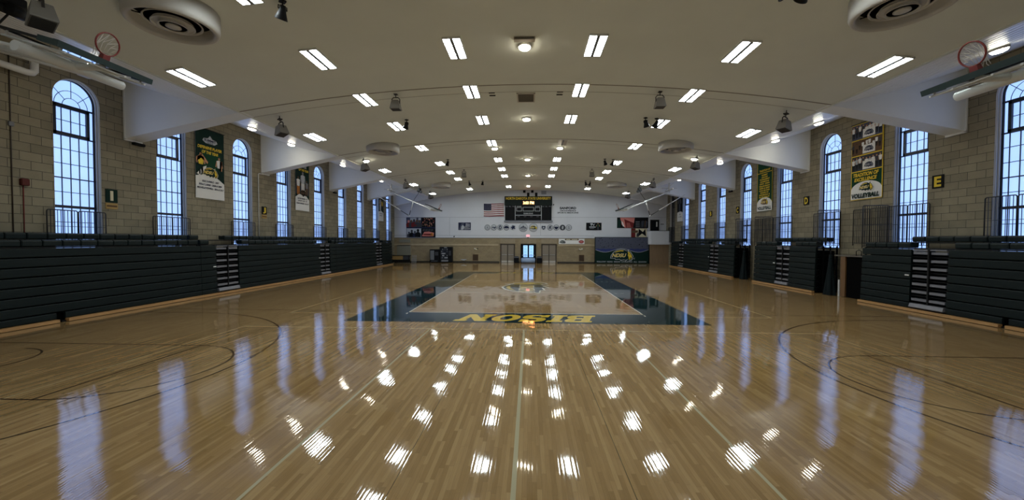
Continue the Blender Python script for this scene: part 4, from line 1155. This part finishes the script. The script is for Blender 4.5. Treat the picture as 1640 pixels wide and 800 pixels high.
def rr(x0, z0, x1, z1):
    for q in ((x0,z0,x1,z0+.05),(x0,z1-.05,x1,z1),(x0,z0,x0+.05,z1),(x1-.05,z0,x1,z1)): p.rect(*q, 'lgrey')
rr(-1.48,6.45,-.82,6.95); rr(-.68,6.45,.68,6.98); rr(.82,6.45,1.48,6.95)
p.text('HOME', -1.15, 7.06, .11, 'lgrey', w=.6).text('GUEST', 1.15, 7.06, .11, 'lgrey', w=.6).text('DOUBLE BONUS', 0, 6.18, .16, 'lgrey', w=1.15, bold=.03)
for q, x in (('POSS',-1.2),('PERIOD',-.4),('FOULS',.4),('BONUS',1.2)): p.text(q, x, 5.78, .08, 'grey', w=.3)
for s in (-1, 1):
    for k, q in enumerate(('NO','FL','PTS')): p.text(q, s*2.27+(k-1)*.42, 7.04, .12, 'grey', w=.26)
p.build('panel_lettering', t)
t = thing('wall_flag', 'United States flag with stripes hanging on the end wall', 'flag', (-4.33,FARY-.03,5.85))
m_ = MB(); x0, x1, z0, z1 = -5.6, -3.05, 5.84, 7.42; n = 24
wv = lambda u: .02*math.sin(u*13)+.012*math.sin(u*29+1)
def fx_(u, v, d=0): return (x0+(x1-x0)*u, FARY-.06-d+wv(u), z0+(z1-z0)*v-.02*math.sin(u*6))
for k in range(13):
    for i in range(n):
        u0, u1 = i/n, (i+1)/n
        if k >= 6 and u1 <= .4+1e-6: mi = 2
        else: mi = 0 if k % 2 == 0 else 1
        m_.poly([fx_(u0,k/13), fx_(u1,k/13), fx_(u1,(k+1)/13), fx_(u0,(k+1)/13)], mi, False)
        m_.poly([fx_(u0,k/13,-.015), fx_(u0,(k+1)/13,-.015), fx_(u1,(k+1)/13,-.015), fx_(u1,k/13,-.015)], mi, False)
for r_ in range(9):
    for c_ in range(6 if r_ % 2 == 0 else 5):
        u = (.035 if r_ % 2 == 0 else .067)+c_*.065; v = 6.5/13+.02+r_*.052
        cx_, cy_, cz_ = fx_(u, v, .004)
        st = []
        for q in range(10):
            a = PI/2+q*PI/5; rad = .036 if q % 2 == 0 else .015
            st.append((cx_+rad*math.cos(a), cy_, cz_+rad*math.sin(a)))
        m_.poly(st, 3)
m_.build('flag_cloth', [I_RED, I_WHITE, ink('ink canton', 36,38,62), ink('ink star', 150,150,165)], t)

def badge(x, z, r, draw, label, grp=True):
    t = thing('wall_badge', label, 'badge', (x,FARY-.03,z-r), 'round emblems in a row on the end wall')
    m_ = MB(); m_.lathe([(r,0),(r,.03),(r-.02,.04),(0,.04)], 32, mtx=Matrix.Translation((x,FARY,z)) @ Matrix.Rotation(PI/2,4,'X')); m_.build('disc', I_LGREY, t)
    p_ = far_print(x, z, .042); draw(p_, r); p_.build('emblem', t)
def ringm(p_, r, c='dgrey'): p_.strip(disc(0,0,r*.92,r*.92,28), .035, c, True); p_.up()
def d1(p_, r): ringm(p_, r); p_.strip(disc(0,0,r*.68), .03, 'grey', True); p_.poly([(-.12,-.16),(0,.18),(.12,-.16),(0,-.06)], 'grey')
def d2(p_, r): ringm(p_, r); p_.poly([(-.28,-.06),(-.1,.12),(.05,0),(.2,.14),(.28,.02),(.1,-.16),(-.05,-.04)], 'navy')
def d3(p_, r): ringm(p_, r); p_.poly(disc(0,0,.18,.26,20), 'navy'); p_.up(); p_.poly(disc(0,0,.08,.15,16), 'lgrey')
def d4(p_, r): ringm(p_, r); p_.poly([(-.3,-.04)]+disc(0,-.04,.3,.24,14,PI,0)+[(.3,-.1),(-.3,-.1)], 'navy')
def d5(p_, r): p_.poly([(-.3,.05),(-.1,.12),(-.06,.3),(.08,.22),(.3,.2),(.2,0),(.32,-.2),(.05,-.14),(-.1,-.3),(-.14,-.1)], 'navy')
def d6(p_, r): ringm(p_, r, 'grey'); p_.poly([(-.46,-.14),(-.3,.06),(-.08,.12),(0,.3),(.08,.12),(.3,.06),(.46,-.14)], 'navy'); p_.up(); p_.text('SUMMIT', 0, -.05, .14, 'lgrey', w=.7); p_.text('LEAGUE', 0, -.27, .1, 'navy', w=.5)
def d7(p_, r): ringm(p_, r, 'grey'); p_.bison(0, 0, .98, 'dkgreen', 'yel', 'white', 'white')
def d8(p_, r): p_.poly([(-.24,.22),(0,.16),(.24,.22),(.22,-.05),(0,-.28),(-.22,-.05)], 'navy'); p_.up(); p_.poly([(-.13,.08),(0,.04),(.13,.08),(.11,-.04),(0,-.15),(-.11,-.04)], 'lgrey')
def d9(p_, r): ringm(p_, r); p_.poly([(-.2,-.2),(-.08,.2),(.2,.22),(.08,0),(.2,-.2),(0,-.1)], 'slate')
def d10(p_, r): ringm(p_, r); p_.poly([(-.3,.1),(.3,.1),(.2,-.08),(0,-.26),(-.2,-.08)], 'navy')
def d11(p_, r): p_.poly(disc(0,0,r*.9), 'dgrey'); p_.up(); p_.poly([(-.06,.22),(.14,.14),(.06,-.25),(-.12,-.1)], 'lgrey')
def d12(p_, r): ringm(p_, r); p_.text('S', 0, 0, .32, 'grey', w=.24)
for x, r, f_, lab in ((-5.15,.37,d1,'pale round emblem, first from the left in the row under the flag'),(-4.33,.38,d2,'round emblem with a dark split mark, second from the left'),(-3.53,.38,d3,'round emblem with a dark oval ring, third from the left'),(-2.74,.38,d4,'round emblem with a dark dome mark, fourth from the left'),
        (-1.92,.34,d5,'round emblem with a dark animal shape, fifth from the left'),(-.62,.57,d6,'large round emblem with dark peak and lettering, under the scoreboard'),(.64,.57,d7,'large round emblem with green and yellow bison, under the scoreboard'),
        (1.92,.30,d8,'round emblem with a dark shield, first right of the bison emblem'),(2.74,.38,d9,'round emblem with a slate letter mark, second right of the bison emblem'),(3.51,.38,d10,'round emblem with a dark wedge, third right of the bison emblem'),
        (4.29,.38,d11,'dark filled round emblem, second from the right end of the row'),(5.07,.38,d12,'pale round emblem with a grey letter, last on the right')):
    badge(x, 4.43, r, f_, lab)

def poster(x0, z0, x1, z1, label, base):
    t = thing('wall_poster', label, 'poster', ((x0+x1)/2,FARY-.02,z0), 'posters on the end wall')
    MB().box((x0,FARY-.03,z0),(x1,FARY,z1)).build('board', base, t)
    return t, far_print(0, 0, .031)
random.seed(11)
t, p = poster(-15.5, 3.15, -11.75, 5.68, 'large four-part crowd photo poster on the left of the end wall', I_NAVY)
p.rect(-15.45,4.45,-13.6,5.65,'slate').rect(-13.55,4.45,-11.8,5.65,'black').rect(-15.45,3.18,-13.6,4.3,'lgrey').rect(-13.55,3.18,-11.8,4.3,'black').up()
p.rect(-15.0,5.2,-14.2,5.63,'lgrey').rect(-13.95,5.35,-13.62,5.63,'lgrey').up()
for k in range(5): p.bust(-15.2+k*.35, 4.46, random.uniform(.75,1.1), random.choice(['black','dgrey','navy','maroon']), random.choice(['brown','pink','dgrey'])); p.k += .0002
p.rect(-14.75,4.6,-14.2,4.8,'maroon')
for k in range(60):
    u, v = random.uniform(-13.5,-11.9), random.uniform(4.5,5.6)
    p.poly(disc(u,v,.055,.06,8), random.choice(['skin','brown','pink','dgrey','maroon']))
for k, (u, hh) in enumerate(((-15.15,.7),(-14.8,.95),(-14.4,.8),(-14.0,1.05))): p.bust(u, 3.19, hh, ('dgrey','black','navy','black')[k], ('navy','dgrey','dgrey','black')[k]); p.k += .0002
p.poly([(-13.5,3.3),(-12.0,3.3),(-11.95,3.75),(-12.6,3.9),(-13.2,3.85)], 'pink'); p.up(); p.poly([(-13.4,3.45),(-12.2,3.4),(-12.3,3.62),(-13.2,3.62)], 'maroon')
for k in range(4): p.poly([(-13.4+k*.35,3.95),(-13.1+k*.35,4.0),(-13.1+k*.35,4.22),(-13.4+k*.35,4.18)], 'dgrey')
p.poly([(-12.5,3.4),(-12.3,3.75),(-12.1,3.7),(-12.0,3.35)], 'orange')
p.build('print', t)
t, p = poster(-8.83, 4.1, -7.25, 5.05, 'small dark and white portrait poster left of the flag', I_NAVY)
p.poly([(-8.8,4.12),(-8.35,4.12),(-8.2,4.7),(-8.05,5.02),(-8.4,4.98),(-8.6,4.6)], 'slate').poly([(-8.2,4.3),(-7.9,4.7),(-7.7,4.5),(-7.3,4.4),(-7.3,4.2),(-8.0,4.14)], 'grey').up()
p.poly([(-8.5,4.15),(-8.2,4.15),(-8.05,4.5),(-8.25,4.75),(-8.45,4.55)], 'lgrey')
for k in range(3): p.poly([(-7.9,4.58+k*.14),(-7.35,4.52+k*.14),(-7.35,4.58+k*.14),(-7.9,4.66+k*.14)], 'lgrey')
p.build('print', t)
t, p = poster(7.23, 4.1, 9.12, 5.04, 'small dark poster with white lettering right of the scoreboard', I_BLACK)
p.poly([(7.7,4.95),(7.85,4.6),(8.0,4.85),(8.15,4.6),(8.3,4.95),(8.1,4.8),(8.0,4.98)], 'lgrey').rect(7.6,4.44,8.4,4.56,'lgrey').rect(7.65,4.3,8.2,4.37,'grey')
p.figure(8.68, 4.15, .85, 'green', 'dgrey'); p.rect(8.3,4.55,9.08,4.6,'green'); p.build('print', t)
t, p = poster(11.03, 4.38, 14.85, 5.69, 'wide red and black action poster on the right of the end wall', I_BLACK)
p.poly([(11.4,5.66),(13.2,5.66),(13.0,4.42),(12.0,4.42),(11.6,4.8)], 'pink').up()
p.poly([(11.1,4.42),(11.45,4.42),(11.6,5.2),(11.35,5.5),(11.1,5.3)], 'dkgreen').poly([(11.5,5.3),(11.75,5.1),(11.95,4.55),(11.75,4.6)], 'white').poly([(11.9,5.5),(13.1,5.0),(13.0,4.44),(12.1,4.44)], 'maroon').up()
for k in range(4): p.rect(12.2, 4.5+k*.15, 12.75-.05*k, 4.55+k*.15, 'pink'); p.rect(13.3, 4.52+k*.2, 13.8, 4.6+k*.2, 'grey')
for k in range(5): p.poly([(13.9+k*.16,4.5),(14.0+k*.16,4.5),(14.08+k*.16,5.2+.1*(k%2)),(13.98+k*.16,5.3)], random.choice(['slate','dgrey','brown']))
p.build('print', t)
t, p = poster(12.77, 3.22, 14.7, 4.37, 'brown and black collage poster under the wide red poster', I_BROWN)
p.rect(12.8,3.25,13.3,4.33,'maroon').rect(13.3,3.25,14.66,4.33,'cream').up()
p.rect(12.85,3.8,13.6,4.1,'brown').poly([(13.6,3.3),(14.1,3.7),(14.6,3.35),(14.5,4.3),(14.2,3.9),(13.7,4.3)], 'black').poly([(13.4,3.3),(13.7,3.3),(13.75,3.8),(13.45,3.75)], 'dgrey'); p.build('print', t)
# wall lettering
t = thing('wall_lettering', 'dark hospital sponsor lettering on the end wall right of the scoreboard', 'sign', (4.97,FARY-.02,6.2))
p = far_print(4.95, 0, .004); p.text('SANFORD', 0, 6.86, .3, 'dgrey', w=2.05, bold=.06).text('ORTHOPEDICS', 0, 6.53, .17, 'dgrey', w=2.0, bold=.04).text('SPORTS MEDICINE', 0, 6.28, .17, 'dgrey', w=2.6, bold=.04); p.build('lettering', t)
for k, (x0, z0) in enumerate(((-.66,8.77),(.34,8.77),(-.17,8.33),(.83,8.33))):
    tag(MB().box((x0,FARY-.12,z0),(x0+.31,FARY,z0+(.31 if k < 2 else .44))).build('black_panel', I_BLACK), 'small black square panel above the scoreboard, %s' % ('upper left one','upper right one','lower left one','lower right one')[k], 'panel', 'black panels above the scoreboard')
t = thing('wall_grille', 'grey square grille high on the end wall right of the black panels', 'vent', (1.93,FARY-.02,8.55))
MB().box((1.6,FARY-.04,8.55),(2.26,FARY,9.02)).build('frame', I_LGREY, t)
m_ = MB(); 
for k in range(8): m_.box((1.64,FARY-.05,8.59+k*.05),(2.22,FARY-.03,8.615+k*.05))
m_.build('slat', I_GREY, t)
for x, z, lab in ((3.15,7.3,'tiny dark camera beside the scoreboard on the end wall'),(-9.35,3.3,'tiny dark camera on the wall ledge between the left posters')):
    t = thing('security_camera', lab, 'camera', (x,FARY-.1,z)); MB().box((x-.04,FARY-.06,z-.04),(x+.04,FARY,z+.04)).build('mount', I_GREY, t); MB().tube([(x,FARY-.05,z),(x,FARY-.26,z-.05)], .07, 10).build('body', I_BLACK, t)
t = thing('exit_sign', 'lit pinkish exit sign above the glass doors', 'sign', (-.02,FARY-.1,3.2))
MB().rbox((-.24,FARY-.14,3.26),(.2,FARY-.06,3.52),.02).build('case', mat('exit case', rgb(235,205,205), .4, emit=(1,.55,.6,1), estr=.35), t)
MB().box((-.06,FARY-.1,3.1),(.02,FARY,3.28)).build('mount', I_BLACK, t)
p = far_print(-.02, 3.39, .142); p.text('EXIT', 0, 0, .15, mat('exit red', rgb(220,60,70), .4, emit=(1,.12,.16,1), estr=1.0), w=.34, bold=.03); p.build('letters', t)
t = thing('sponsor_banner', 'white horizontal banner with bison and red oval right of the doors', 'banner', (5.4,FARY-.02,2.38))
MB().box((3.83,FARY-.08,2.38),(7.02,FARY+.01,3.03)).build('cloth', I_WHITE, t)
p = far_print(0, 0, .082); p.rect(4.6,2.85,6.3,3.02,'brown').up(); p.rect(4.75,2.9,5.25,2.98,'cream').rect(5.42,2.9,6.15,2.98,'cream'); p.bison(4.3, 2.64, .78, 'dkgreen', 'grey', 'white', 'white')
p.poly(disc(6.62,2.66,.32,.2,24), 'red').up(); p.strip(disc(6.62,2.66,.27,.15,24), .02, 'pink', True); p.rect(6.45,2.6,6.79,2.72,'pink'); p.build('print', t)

# backdrop curtain
t = thing('backdrop_banner', 'wide dark blue and green team backdrop standing on the floor at right', 'backdrop', (11.5,FARY-.5,0), None)
YD = FARY-.55
MB().box((8.28,YD,.02),(14.78,YD+.06,3.2)).build('cloth', I_DKGREEN, t)
p = Print((0,YD,0),(1,0,0),(0,0,1),.002,.002)
wave = lambda x: 1.62+.22*math.cos((x-11.5)*1.55) if abs(x-11.5) < 2.6 else 1.62+.22*math.cos(2.6*1.55)+(abs(x-11.5)-2.6)*.35
X_ = [8.3+6.46*k/60 for k in range(61)]
p.poly([(x, 1.82+.03*math.sin(x*9)) for x in X_]+[(14.76,3.18),(8.3,3.18)], 'slate')
for a, b in zip(X_, X_[1:]): p.poly([(a,wave(a)),(b,wave(b)),(b,1.82+.03*math.sin(b*9)),(a,1.82+.03*math.sin(a*9))] if wave(a) < 1.8 else [(a,1.8),(b,1.8),(b,1.83),(a,1.83)], 'blue')
p.up(); p.strip([(x, wave(x)) for x in X_ if wave(x) < 1.84], .04, 'lgrey')
random.seed(4)
for k in range(70): 
    u, v = random.uniform(8.4,14.6), random.uniform(1.9,3.1); p.rect(u, v, u+.07, v+random.choice([.06,.1]), random.choice(['navy','dgrey','black']))
p.up(); p.bison(11.55, 1.05, 2.7, 'dkgreen', 'yel', 'lgrey', 'lgrey')
p.poly([(12.7,.7),(12.9,.95),(12.95,.6),(13.1,.78),(13.1,.5)], 'grey').text('#NDSU', 11.75, .46, .12, 'grey', w=.9)
p.text('FOLLOW  NDSU  BISON  ATHLETICS  ALL  SEASON', 11.5, .22, .17, 'lgrey', w=6.0, bold=.015); p.build('print', t)
m_ = MB()
for x in (8.24, 14.82): m_.tube([(x,YD+.03,0),(x,YD+.03,3.24)], .035, 8)
m_.tube([(8.24,YD+.03,3.22),(14.82,YD+.03,3.22)], .035, 8)
m_.build('support_frame', M_BLACK, t)
m_ = MB()
for x in (8.24, 14.82): m_.box((x-.05,YD-.25,0),(x+.05,YD+.4,.05))
m_.build('foot', M_BLACK, t)

# corner balcony with door
m_ = MB()
bal = [(14.68,FARY),(14.68,FARY-.9),(14.74,FARY-1.05),(14.9,FARY-1.15),(17.05,FARY-1.35),(17.05,FARY)]
m_.prism(bal, lambda u,v,d: (u,v,d), 2.36, 2.55)
inn = [(14.68,FARY),(14.68,FARY-.9),(14.74,FARY-1.05),(14.9,FARY-1.15),(17.05,FARY-1.35),(17.05,FARY-1.25),(14.95,FARY-1.05),(14.83,FARY-.98),(14.79,FARY-.88),(14.79,FARY)]
m_.prism(inn, lambda u,v,d: (u,v,d), 2.5, 4.0)
bal_ = tag(m_.build('wall_right_balcony', M_FARW), kind='structure'); bal_.name = 'trim_20'
m_ = MB(); m_.prism([(u,v) for u,v in inn], lambda u,v,d: (u,v,d), 4.0, 4.06); m_.build('cap_rail', M_BLACK, bal_)
m_ = MB(); m_.box((14.8,FARY-.95,0),(17.05,FARY-.85,2.36)); 
tag(m_.build('trim_21', wood_mat('brown plywood panel', rgb(126,104,80), rgb(140,116,88), .6)), kind='structure')
def door(n, x0, x1, z0, z1): pass
dr = tag(MB().box((15.08,FARY-.06,2.55),(16.18,FARY+.01,5.42)).build('door_4', M_DFRAME), kind='structure')
MB().box((15.14,FARY-.08,2.56),(16.12,FARY-.05,5.36)).build('door_leaf', I_BLACK, dr)
MB().box((15.80,FARY-.09,4.55),(15.95,FARY-.07,5.15)).build('door_window', M_WHITE, dr)
MB().box((15.2,FARY-.12,3.55),(15.3,FARY-.08,3.62)).build('door_handle', M_CHROME, dr)
tag(MB().box((16.35,FARY-.04,4.82),(16.75,FARY,4.9)).build('light_switch_plate', I_DGREY), 'small dark plate on the wall right of the black balcony door', 'plate')

# double doors
def double_door(n, x0, x1, glass):
    zt = 2.28
    m_ = MB()
    m_.box((x0-.08,FARY-.10,0),(x0+.06,FARY+.01,zt+.06)); m_.box((x1-.06,FARY-.10,0),(x1+.08,FARY+.01,zt+.06)); m_.box((x0-.08,FARY-.10,zt-.04),(x1+.08,FARY+.01,zt+.08))
    xm = (x0+x1)/2; m_.box((xm-.05,FARY-.09,0),(xm+.05,FARY+.01,zt))
    d = tag(m_.build('door_%d' % n, M_DFRAME if not glass else I_BLACK), kind='structure')
    for a, b in ((x0+.06,xm-.05),(xm+.05,x1-.06)):
        if glass:
            l = MB()
            for q in (((a,FARY-.07,.02),(b,FARY-.02,.72)),((a,FARY-.07,.02),(a+.2 if a < xm-.3 else a+.05,FARY-.02,zt-.04)),((b-.05 if a < xm-.3 else b-.2,FARY-.07,.02),(b,FARY-.02,zt-.04)),((a,FARY-.07,zt-.1),(b,FARY-.02,zt-.04))): l.box(*q)
            l.build('door_leaf', I_BLACK, d)
            ga, gb = (a+.2, b-.05) if a < xm-.3 else (a+.05, b-.2)
            g = MB(); g.box((ga,FARY-.05,.72),(gb,FARY-.03,zt-.1)); go = g.build('pane', M_PANE_DOOR, d)
            g = MB(); 
            for k in range(7): g.box((ga+.1,FARY-.056,.8+k*.2),(gb-.12,FARY-.05,.86+k*.2))
            g.build('pane_lettering', ink('ink glass mark', 90,130,190), go)
            MB().box((a+.04,FARY-.15,.92),(b-.04,FARY-.09,.98)).build('push_bar', M_CHROME, d)
        else:
            lf = MB().box((a,FARY-.07,.02),(b,FARY-.02,zt-.04)).build('door_leaf', M_DOOR, d)
            MB().box((a+.01,FARY-.08,.02),(b-.01,FARY-.068,.27)).build('kick_plate', mat('pale kick plate', rgb(186,180,170), .4), lf)
            MB().box((a+.05,FARY-.13,.98),(b-.05,FARY-.085,1.04)).build('push_bar', M_CHROME, lf)
    lm = MB().box((x0-.1,FARY-.04,2.42),(x1+.1,FARY+.01,3.02)).build('lintel', M_STONE2, d)
    return d
double_door(1, -3.42, -1.74, False); double_door(2, -.86, .92, True); double_door(3, 1.74, 3.48, False)
# daylight thrown by the glass doors comes from the panes themselves

t = thing('padded_bench', 'pale blue rounded padded bench in front of the glass doors', 'bench', (0,FARY-.7,0))
m_ = MB(); n = 20
prof = [(.28*math.cos(a)*1.0, .34+.30*math.sin(a)) for a in [2*PI*k/n for k in range(n)]]
for u0, u1 in ((-.78,.78),): m_.prism(prof, lambda u,v,d: (d,FARY-.7+u,v), u0, u1, 0, True)
for sgn in (-1, 1):
    m_.lathe([(.30,0),(.26,.05),(.14,.08),(0,.085)], n, mtx=Matrix.Translation((sgn*.78,FARY-.7,.34)) @ Matrix.Rotation(sgn*PI/2,4,'Y'))
m_.build('cushion', ink('pale blue vinyl', 150,172,205, .35), t)
MB().box((-.7,FARY-.9,0),(.7,FARY-.5,.08)).build('base', I_DGREY, t)
for x, lab in ((-1.44,'dark trash bin with grey lid left of the padded bench'),(1.4,'dark trash bin with grey lid right of the padded bench')):
    t = thing('trash_bin', lab, 'bin', (x,FARY-.5,0), 'trash bins beside the glass doors')
    MB().rbox((x-.3,FARY-.8,.0),(x+.3,FARY-.25,.62),.05).build('body', I_BLACK, t)
    m_ = MB(); m_.prism([(-.33,.62),(.33,.62),(.33,.68),(.2,.84),(-.2,.84),(-.33,.68)], lambda u,v,d: (x+u,d,v), FARY-.83, FARY-.22); m_.build('lid', I_DGREY, t)
    MB().box((x-.28,FARY-.84,.69),(x+.28,FARY-.82,.74)).build('lid_edge', I_GREY, t)

# vending machines
t = thing('vending_machine', 'shorter dark drink machine with pale panel, left of the taller one', 'vending machine', (-11.67,FARY-.5,0))
MB().rbox((-12.28,FARY-.9,.03),(-11.08,FARY-.06,1.66),.03).build('cabinet', I_BLACK, t)
MB().box((-12.2,FARY-.925,.35),(-11.72,FARY-.89,1.52)).build('front_panel', ink('ink grey panel', 108,112,118), t)
MB().box((-11.62,FARY-.92,.9),(-11.2,FARY-.89,1.35)).build('selection_panel', I_DGREY, t)
MB().box((-12.1,FARY-.93,.12),(-11.3,FARY-.89,.28)).build('delivery_slot', I_DGREY, t)
t = thing('vending_machine', 'taller glass-front snack machine right of the shorter dark one', 'vending machine', (-10.27,FARY-.5,0))
MB().rbox((-11.03,FARY-.92,.03),(-9.5,FARY-.06,1.97),.03).build('cabinet', I_BLACK, t)
MB().box((-10.9,FARY-.94,.45),(-9.95,FARY-.91,1.82)).build('glass_front', mat('dark shop glass', rgb(40,44,52), .12), t)
m_ = MB()
for k in range(5): m_.box((-10.86,FARY-.955,.52+k*.26),(-9.99,FARY-.935,.55+k*.26))
m_.build('shelf', I_DGREY, t)
m_ = MB(); random.seed(9)
for k in range(5):
    for j in range(6):
        if random.random() < .75: m_.box((-10.83+j*.14,FARY-.95,.55+k*.26),(-10.73+j*.14,FARY-.936,.70+k*.26), random.randrange(3))
o_ = m_.build('snack_packs', [I_GREY, I_SLATE, I_LGREY], t); o_['kind'] = 'stuff'
MB().box((-9.88,FARY-.94,.9),(-9.6,FARY-.915,1.5)).build('keypad_panel', I_DGREY, t)
MB().box((-10.8,FARY-.945,.14),(-9.95,FARY-.915,.36)).build('delivery_slot', I_GREY, t)
MB().box((-10.45,FARY-.945,1.86),(-10.1,FARY-.92,1.92)).build('badge', I_LGREY, t)

# wall vents and small fittings at the foot of the end wall
for x0, x1, lab in ((-7.0,-6.3,'dark brown floor vent in the tiled wall left of the doors'),(6.35,7.0,'dark brown floor vent in the tiled wall right of the doors')):
    t = thing('wall_vent', lab, 'vent', ((x0+x1)/2,FARY-.02,.25))
    MB().box((x0,FARY-.05,.25),(x1,FARY,1.03)).build('frame', I_BROWN, t)
    m_ = MB()
    for k in range(12): m_.box((x0+.05,FARY-.06,.3+k*.057),(x1-.05,FARY-.045,.33+k*.057))
    m_.build('louvre', ink('ink vent brown', 62,52,44), t)
for x, lab in ((-6.55,'twin-head emergency lamp on the tiled wall left of the doors'),(6.55,'twin-head emergency lamp on the tiled wall right of the doors')):
    t = thing('emergency_lamp', lab, 'lamp', (x,FARY-.1,1.62)); MB().rbox((x-.12,FARY-.1,1.6),(x+.12,FARY+.01,1.74),.02).build('case', I_CREAM, t)
    for k in (-1, 1):
        MB().lathe([(0,0),(.06,.01),(.075,.08),(0,.1)], 12, mtx=Matrix.Translation((x+k*.17,FARY-.06,1.76)) @ Matrix.Rotation(PI/2,4,'X')).build('lamp_head', I_WHITE if k < 0 or x > 0 else I_BLACK, t)
t = thing('wall_pipe', 'low white fitting on the tiled wall beside the left vent', 'pipe', (-8.1,FARY-.1,.3)); MB().tube([(-8.5,FARY-.08,.36),(-7.8,FARY-.08,.36)], .05, 8).box((-8.3,FARY-.14,.25),(-8.0,FARY,.34)).build('tube', I_LGREY, t)
# grey-green roller panel in the left corner
m_ = MB(); m_.box((-16.7,FARY-.05,0.1),(-14.95,FARY+.01,2.2)); m_.box((-16.4,FARY-.08,2.5),(-14.98,FARY+.01,2.9))
tag(m_.build('door_5', ink('grey green door', 132,130,116)), kind='structure')

# cart and folded chairs in the left corner
t = thing('equipment_cart', 'long low black cart with tan box end in the far left corner', 'cart', (-15.9,FARY-1.6,0))
yb0, yb1 = FARY-2.0, FARY-1.2
MB().box((-16.9,yb0,.86),(-14.55,yb1,.94)).build('top', I_BLACK, t)
MB().box((-16.85,yb0+.03,.12),(-14.7,yb1,.4)).build('lower_shelf', I_BLACK, t)
MB().box((-16.75,yb0-.02,.42),(-15.35,yb1-.05,.86)).build('tan_box', ink('tan box', 150,122,76), t)
MB().box((-15.3,yb0+.02,.42),(-14.7,yb1-.05,.86)).build('dark_box', I_DGREY, t)
for x in (-16.85,-14.65):
    for y in (yb0+.05, yb1-.05):
        MB().tube([(x,y,.1),(x,y,.9)], .03, 8).build('post', I_BLACK, t)
        MB().lathe([(0,-.03),(.06,-.03),(.06,.03),(0,.03)], 12, mtx=Matrix.Translation((x,y,.06)) @ Matrix.Rotation(PI/2,4,'X')).build('caster', I_DGREY, t)
first = None
for k in range(4):
    x = -14.3+k*.16
    lab = 'grey folded chair leaning beside the black cart, %s from the left' % ORDL[k]
    if first is None:
        t = thing('folding_chair', lab, 'chair', (0,0,0), 'folded chairs beside the cart')
        fr = MB(); fr.tube([(0,-.22,.0),(.03,-.22,.95),(.03,.22,.95),(0,.22,0)], .016, 6); fr.tube([(.05,-.18,.02),(.05,-.18,.6)], .014, 6); fr.tube([(.05,.18,.02),(.05,.18,.6)], .014, 6); fr.build('frame', I_LGREY, t)
        MB().rbox((.015,-.2,.35),(.055,.2,.72),.012).build('seat', I_DGREY, t); MB().rbox((.015,-.2,.78),(.05,.2,.94),.012).build('backrest', I_DGREY, t)
        first = t; o_ = t
    else: o_ = dup(first, (0,0,0), label=lab, group='folded chairs beside the cart')
    o_.location = (x, FARY-1.75, .0); o_.rotation_euler = (0, .06, 0.25)

# ------------------------------------------------------------------ world, camera, output look
w = bpy.data.worlds.new('overcast outside'); SC.world = w; w.use_nodes = True
w.node_tree.nodes['Background'].inputs[0].default_value = (0.45,0.6,0.9,1); w.node_tree.nodes['Background'].inputs[1].default_value = 0.3
cam = bpy.data.cameras.new('camera'); co = bpy.data.objects.new('camera', cam); COL.objects.link(co)
yaw, pitch, roll, f, cx, cy, ch = 0.0446653983, -0.0243049828, 0.00306504073, 632.538241, 0.19134, 0.04949, 2.80996
cyw, syw, cp, sp = math.cos(yaw), math.sin(yaw), math.cos(pitch), math.sin(pitch)
fwd = Vector((-syw*cp, cyw*cp, sp)); r0 = Vector((cyw, syw, 0)); u0 = r0.cross(fwd)
rt = r0*math.cos(roll)+u0*math.sin(roll); up = u0*math.cos(roll)-r0*math.sin(roll)
co.matrix_world = Matrix(((rt.x,up.x,-fwd.x,cx),(rt.y,up.y,-fwd.y,cy),(rt.z,up.z,-fwd.z,ch),(0,0,0,1)))
cam.sensor_fit = 'HORIZONTAL'; cam.sensor_width = 36.0; cam.lens = f/1640*36.0; cam.clip_end = 200; cam.clip_start = 0.05
SC.camera = co
vs = SC.view_settings
vs.view_transform = 'Standard'; vs.look = 'None'; vs.exposure = 1.08; vs.gamma = 1.0; vs.use_curve_mapping = False
SC.cycles.max_bounces = 8; SC.cycles.diffuse_bounces = 5; SC.cycles.glossy_bounces = 4; SC.cycles.transmission_bounces = 6
SC.cycles.use_denoising = True
SC.cycles.sample_clamp_indirect = 6.0
for o in list(bpy.data.objects):
    if '_o' in o: del o['_o']
